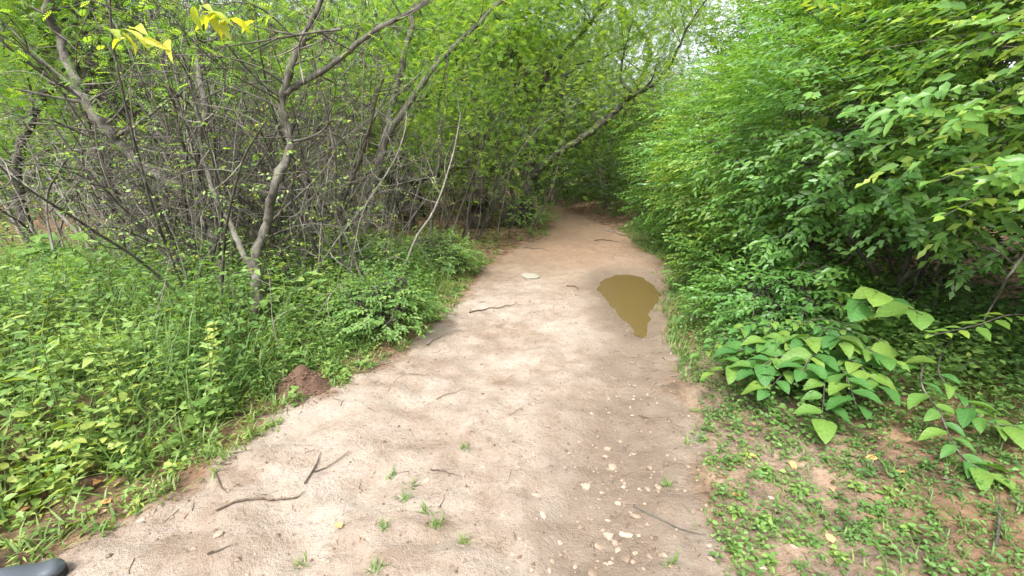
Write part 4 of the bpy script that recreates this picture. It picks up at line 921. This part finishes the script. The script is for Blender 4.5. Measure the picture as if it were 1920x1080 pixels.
for i, (u, v) in enumerate([(640, 990), (1395, 935), (1560, 1030), (1690, 915), (1640, 885), (1520, 965), (1480, 880), (60, 955), (190, 905), (210, 950)]):
    rng = np.random.default_rng(760 + i); p = ground(u, v); mb = MB(); mb.raw(OVATE[0], f3=OVATE[1], tint=.5)
    o = link('dry_leaf', mb.mesh('dry_leaf', M_ORANGE), None, p + np.array([0, 0, .015])); o.scale = (.06, .04, .06); o.rotation_euler = (rng.normal(0, .25), rng.normal(0, .25), rng.uniform(0, 6.28))
    tag(o, 'fallen orange brown leaf lying among the weeds by the path', 'leaf', 'fallen dry leaves')

# taller weeds and dry stalks standing out of the left bank
rng = np.random.default_rng(800); tall = []
for i in range(34):
    while True:
        u, v = rng.uniform(10, 860), rng.uniform(520, 900); p = G(u, v); sd_ = path_sd(np.array([p[0]]), np.array([p[1]]))[0]
        if sd_ > .35 and p[1] < 6.5 and np.hypot(p[0] - MOUND[0], p[1] - MOUND[1]) > .5: break
    p[2] = gz1(p[0], p[1]); tall.append(p)
for i, p in enumerate(tall):
    rng = np.random.default_rng(820 + i); h = rng.uniform(.40, .75); n_ = int(rng.integers(14, 24)); lean = rng.normal(0, .16, 2)
    root = empty('tall_weed', p, 'tall weed with narrow leaves standing above the left ground cover', 'weed', 'tall weeds of the left bank')
    c = catmull([p, p + np.array([lean[0] * .3, lean[1] * .3, h * .5]), p + np.array([lean[0], lean[1], h])], 6); mb = MB(); mb.tube(c, [.004, .0015], 5); link('stem', mb.mesh('stem', M_STEM, p), root)
    f_ = np.linspace(.25, 1, n_); pos = np.stack([np.interp(f_, np.linspace(0, 1, len(c)), c[:, k]) for k in range(3)], 1); az = np.arange(n_) * 2.4 + rng.uniform(0, 6)
    D = np.stack([np.cos(az), np.sin(az), rng.uniform(-.2, .7, n_)], 1); L = rng.uniform(.07, .13) * (1.15 - .5 * f_); mb = MB()
    mb.leaves(pos, D, np.array([0, 0, 1.]) + rng.normal(0, .3, (n_, 3)), L, L * rng.uniform(.22, .5), np.clip(rng.normal(.62, .12, n_) + .2 * (i % 3 == 0), 0, 1), OVATE)
    tag(link('foliage', mb.mesh('foliage', M_HERB, p), root), kind='stuff')
for i in range(16):
    rng = np.random.default_rng(860 + i); u, v = rng.uniform(20, 640), rng.uniform(520, 720); p = G(u, v)
    if path_sd(np.array([p[0]]), np.array([p[1]]))[0] < .4: continue
    p[2] = gz1(p[0], p[1]); c = catmull(wander(p, [rng.normal(0, .5), rng.normal(0, .5), 1], rng.uniform(.5, 1.1), 7, .25), 3); mb = MB(); mb.tube(c, [.005, .0015], 5)
    for q in range(3): mb.tube(wander(c[rng.integers(8, 20)], rng.normal(0, 1, 3) + np.array([0, 0, .4]), .25, 5, .3), [.0025, .001], 4)
    tag(link('dry_stalk', mb.mesh('dry_stalk', M_DEAD, p), None, p), 'thin dry branched stalk sticking out of the left weeds', 'stalk', 'dry stalks in the left weeds')

# ------------------------------------------------------------------ the shoe tip in the corner
m, n, b, out = base_mat('dark_leather'); b.inputs['Base Color'].default_value = (.055, .065, .08, 1); b.inputs['Roughness'].default_value = .32
tc = N(n, 'ShaderNodeTexCoord'); nz = N(n, 'ShaderNodeTexNoise', Scale=40.0, Detail=4.0); n.links.new(tc.outputs['Object'], nz.inputs['Vector'])
bp = N(n, 'ShaderNodeBump', Strength=.15, Distance=.004); n.links.new(nz.outputs[0], bp.inputs['Height']); n.links.new(bp.outputs[0], b.inputs['Normal'])
m2 = plain_mat('black_rubber', [(0, (.015, .015, .016)), (1, (.035, .034, .034))], .7)
tp = ground(130, 1072); dr = norm(np.array([.80, .60, 0])); LN = .29; hl = tp - dr * LN; hl[2] = gz1(hl[0], hl[1]); zb = max(tp[2], hl[2]) + .004
root = empty('shoe', (hl[0], hl[1], zb), 'toe of a dark grey leather shoe on the path in the bottom corner', 'shoe'); root.rotation_euler = (0, 0, math.atan2(dr[1], dr[0]))
def shoe_w(t): return .036 + .016 * math.sin(math.pi * min(1, t * .55 + .35)) if t < .8 else (.0505 * math.sqrt(max(0, 1 - ((t - .8) / .2) ** 2.2)))
def shell(z0, z1f, grow, name, mat):
    v = []; f = []; nn = 26; kk = 14
    for i in range(nn):
        t = i / (nn - 1); wd = shoe_w(t) + (grow if 0 < i < nn - 1 else 0); top = z1f(t)
        if i == 0: wd = .02
        for j in range(kk):
            a = math.pi * j / (kk - 1); v.append((t * LN, math.cos(a) * wd, z0 + (top - z0) * math.sin(a) ** .6))
    for i in range(nn - 1):
        for j in range(kk - 1): p_ = i * kk + j; f.append((p_, p_ + kk, p_ + kk + 1, p_ + 1))
        f.append((i * kk, i * kk + kk - 1, (i + 1) * kk + kk - 1, (i + 1) * kk))
    mb = MB(); mb.raw(np.array(v), f4=f); return link(name, mb.mesh(name, mat), root)
shell(.024, lambda t: .024 + (.085 if t < .35 else .085 - .045 * sstep(.35, .85, np.array(t))) * float(1 - .55 * sstep(.88, 1, np.array(t))), 0, 'upper', m)
shell(.0, lambda t: .026, .006, 'sole', m2)
mb = MB(); mb.tube(np.array([(.215, math.cos(a) * .05, .03 + .036 * math.sin(a)) for a in np.linspace(.15, math.pi - .15, 12)]), .0025, 5); link('toe_seam', mb.mesh('toe_seam', m2), root)
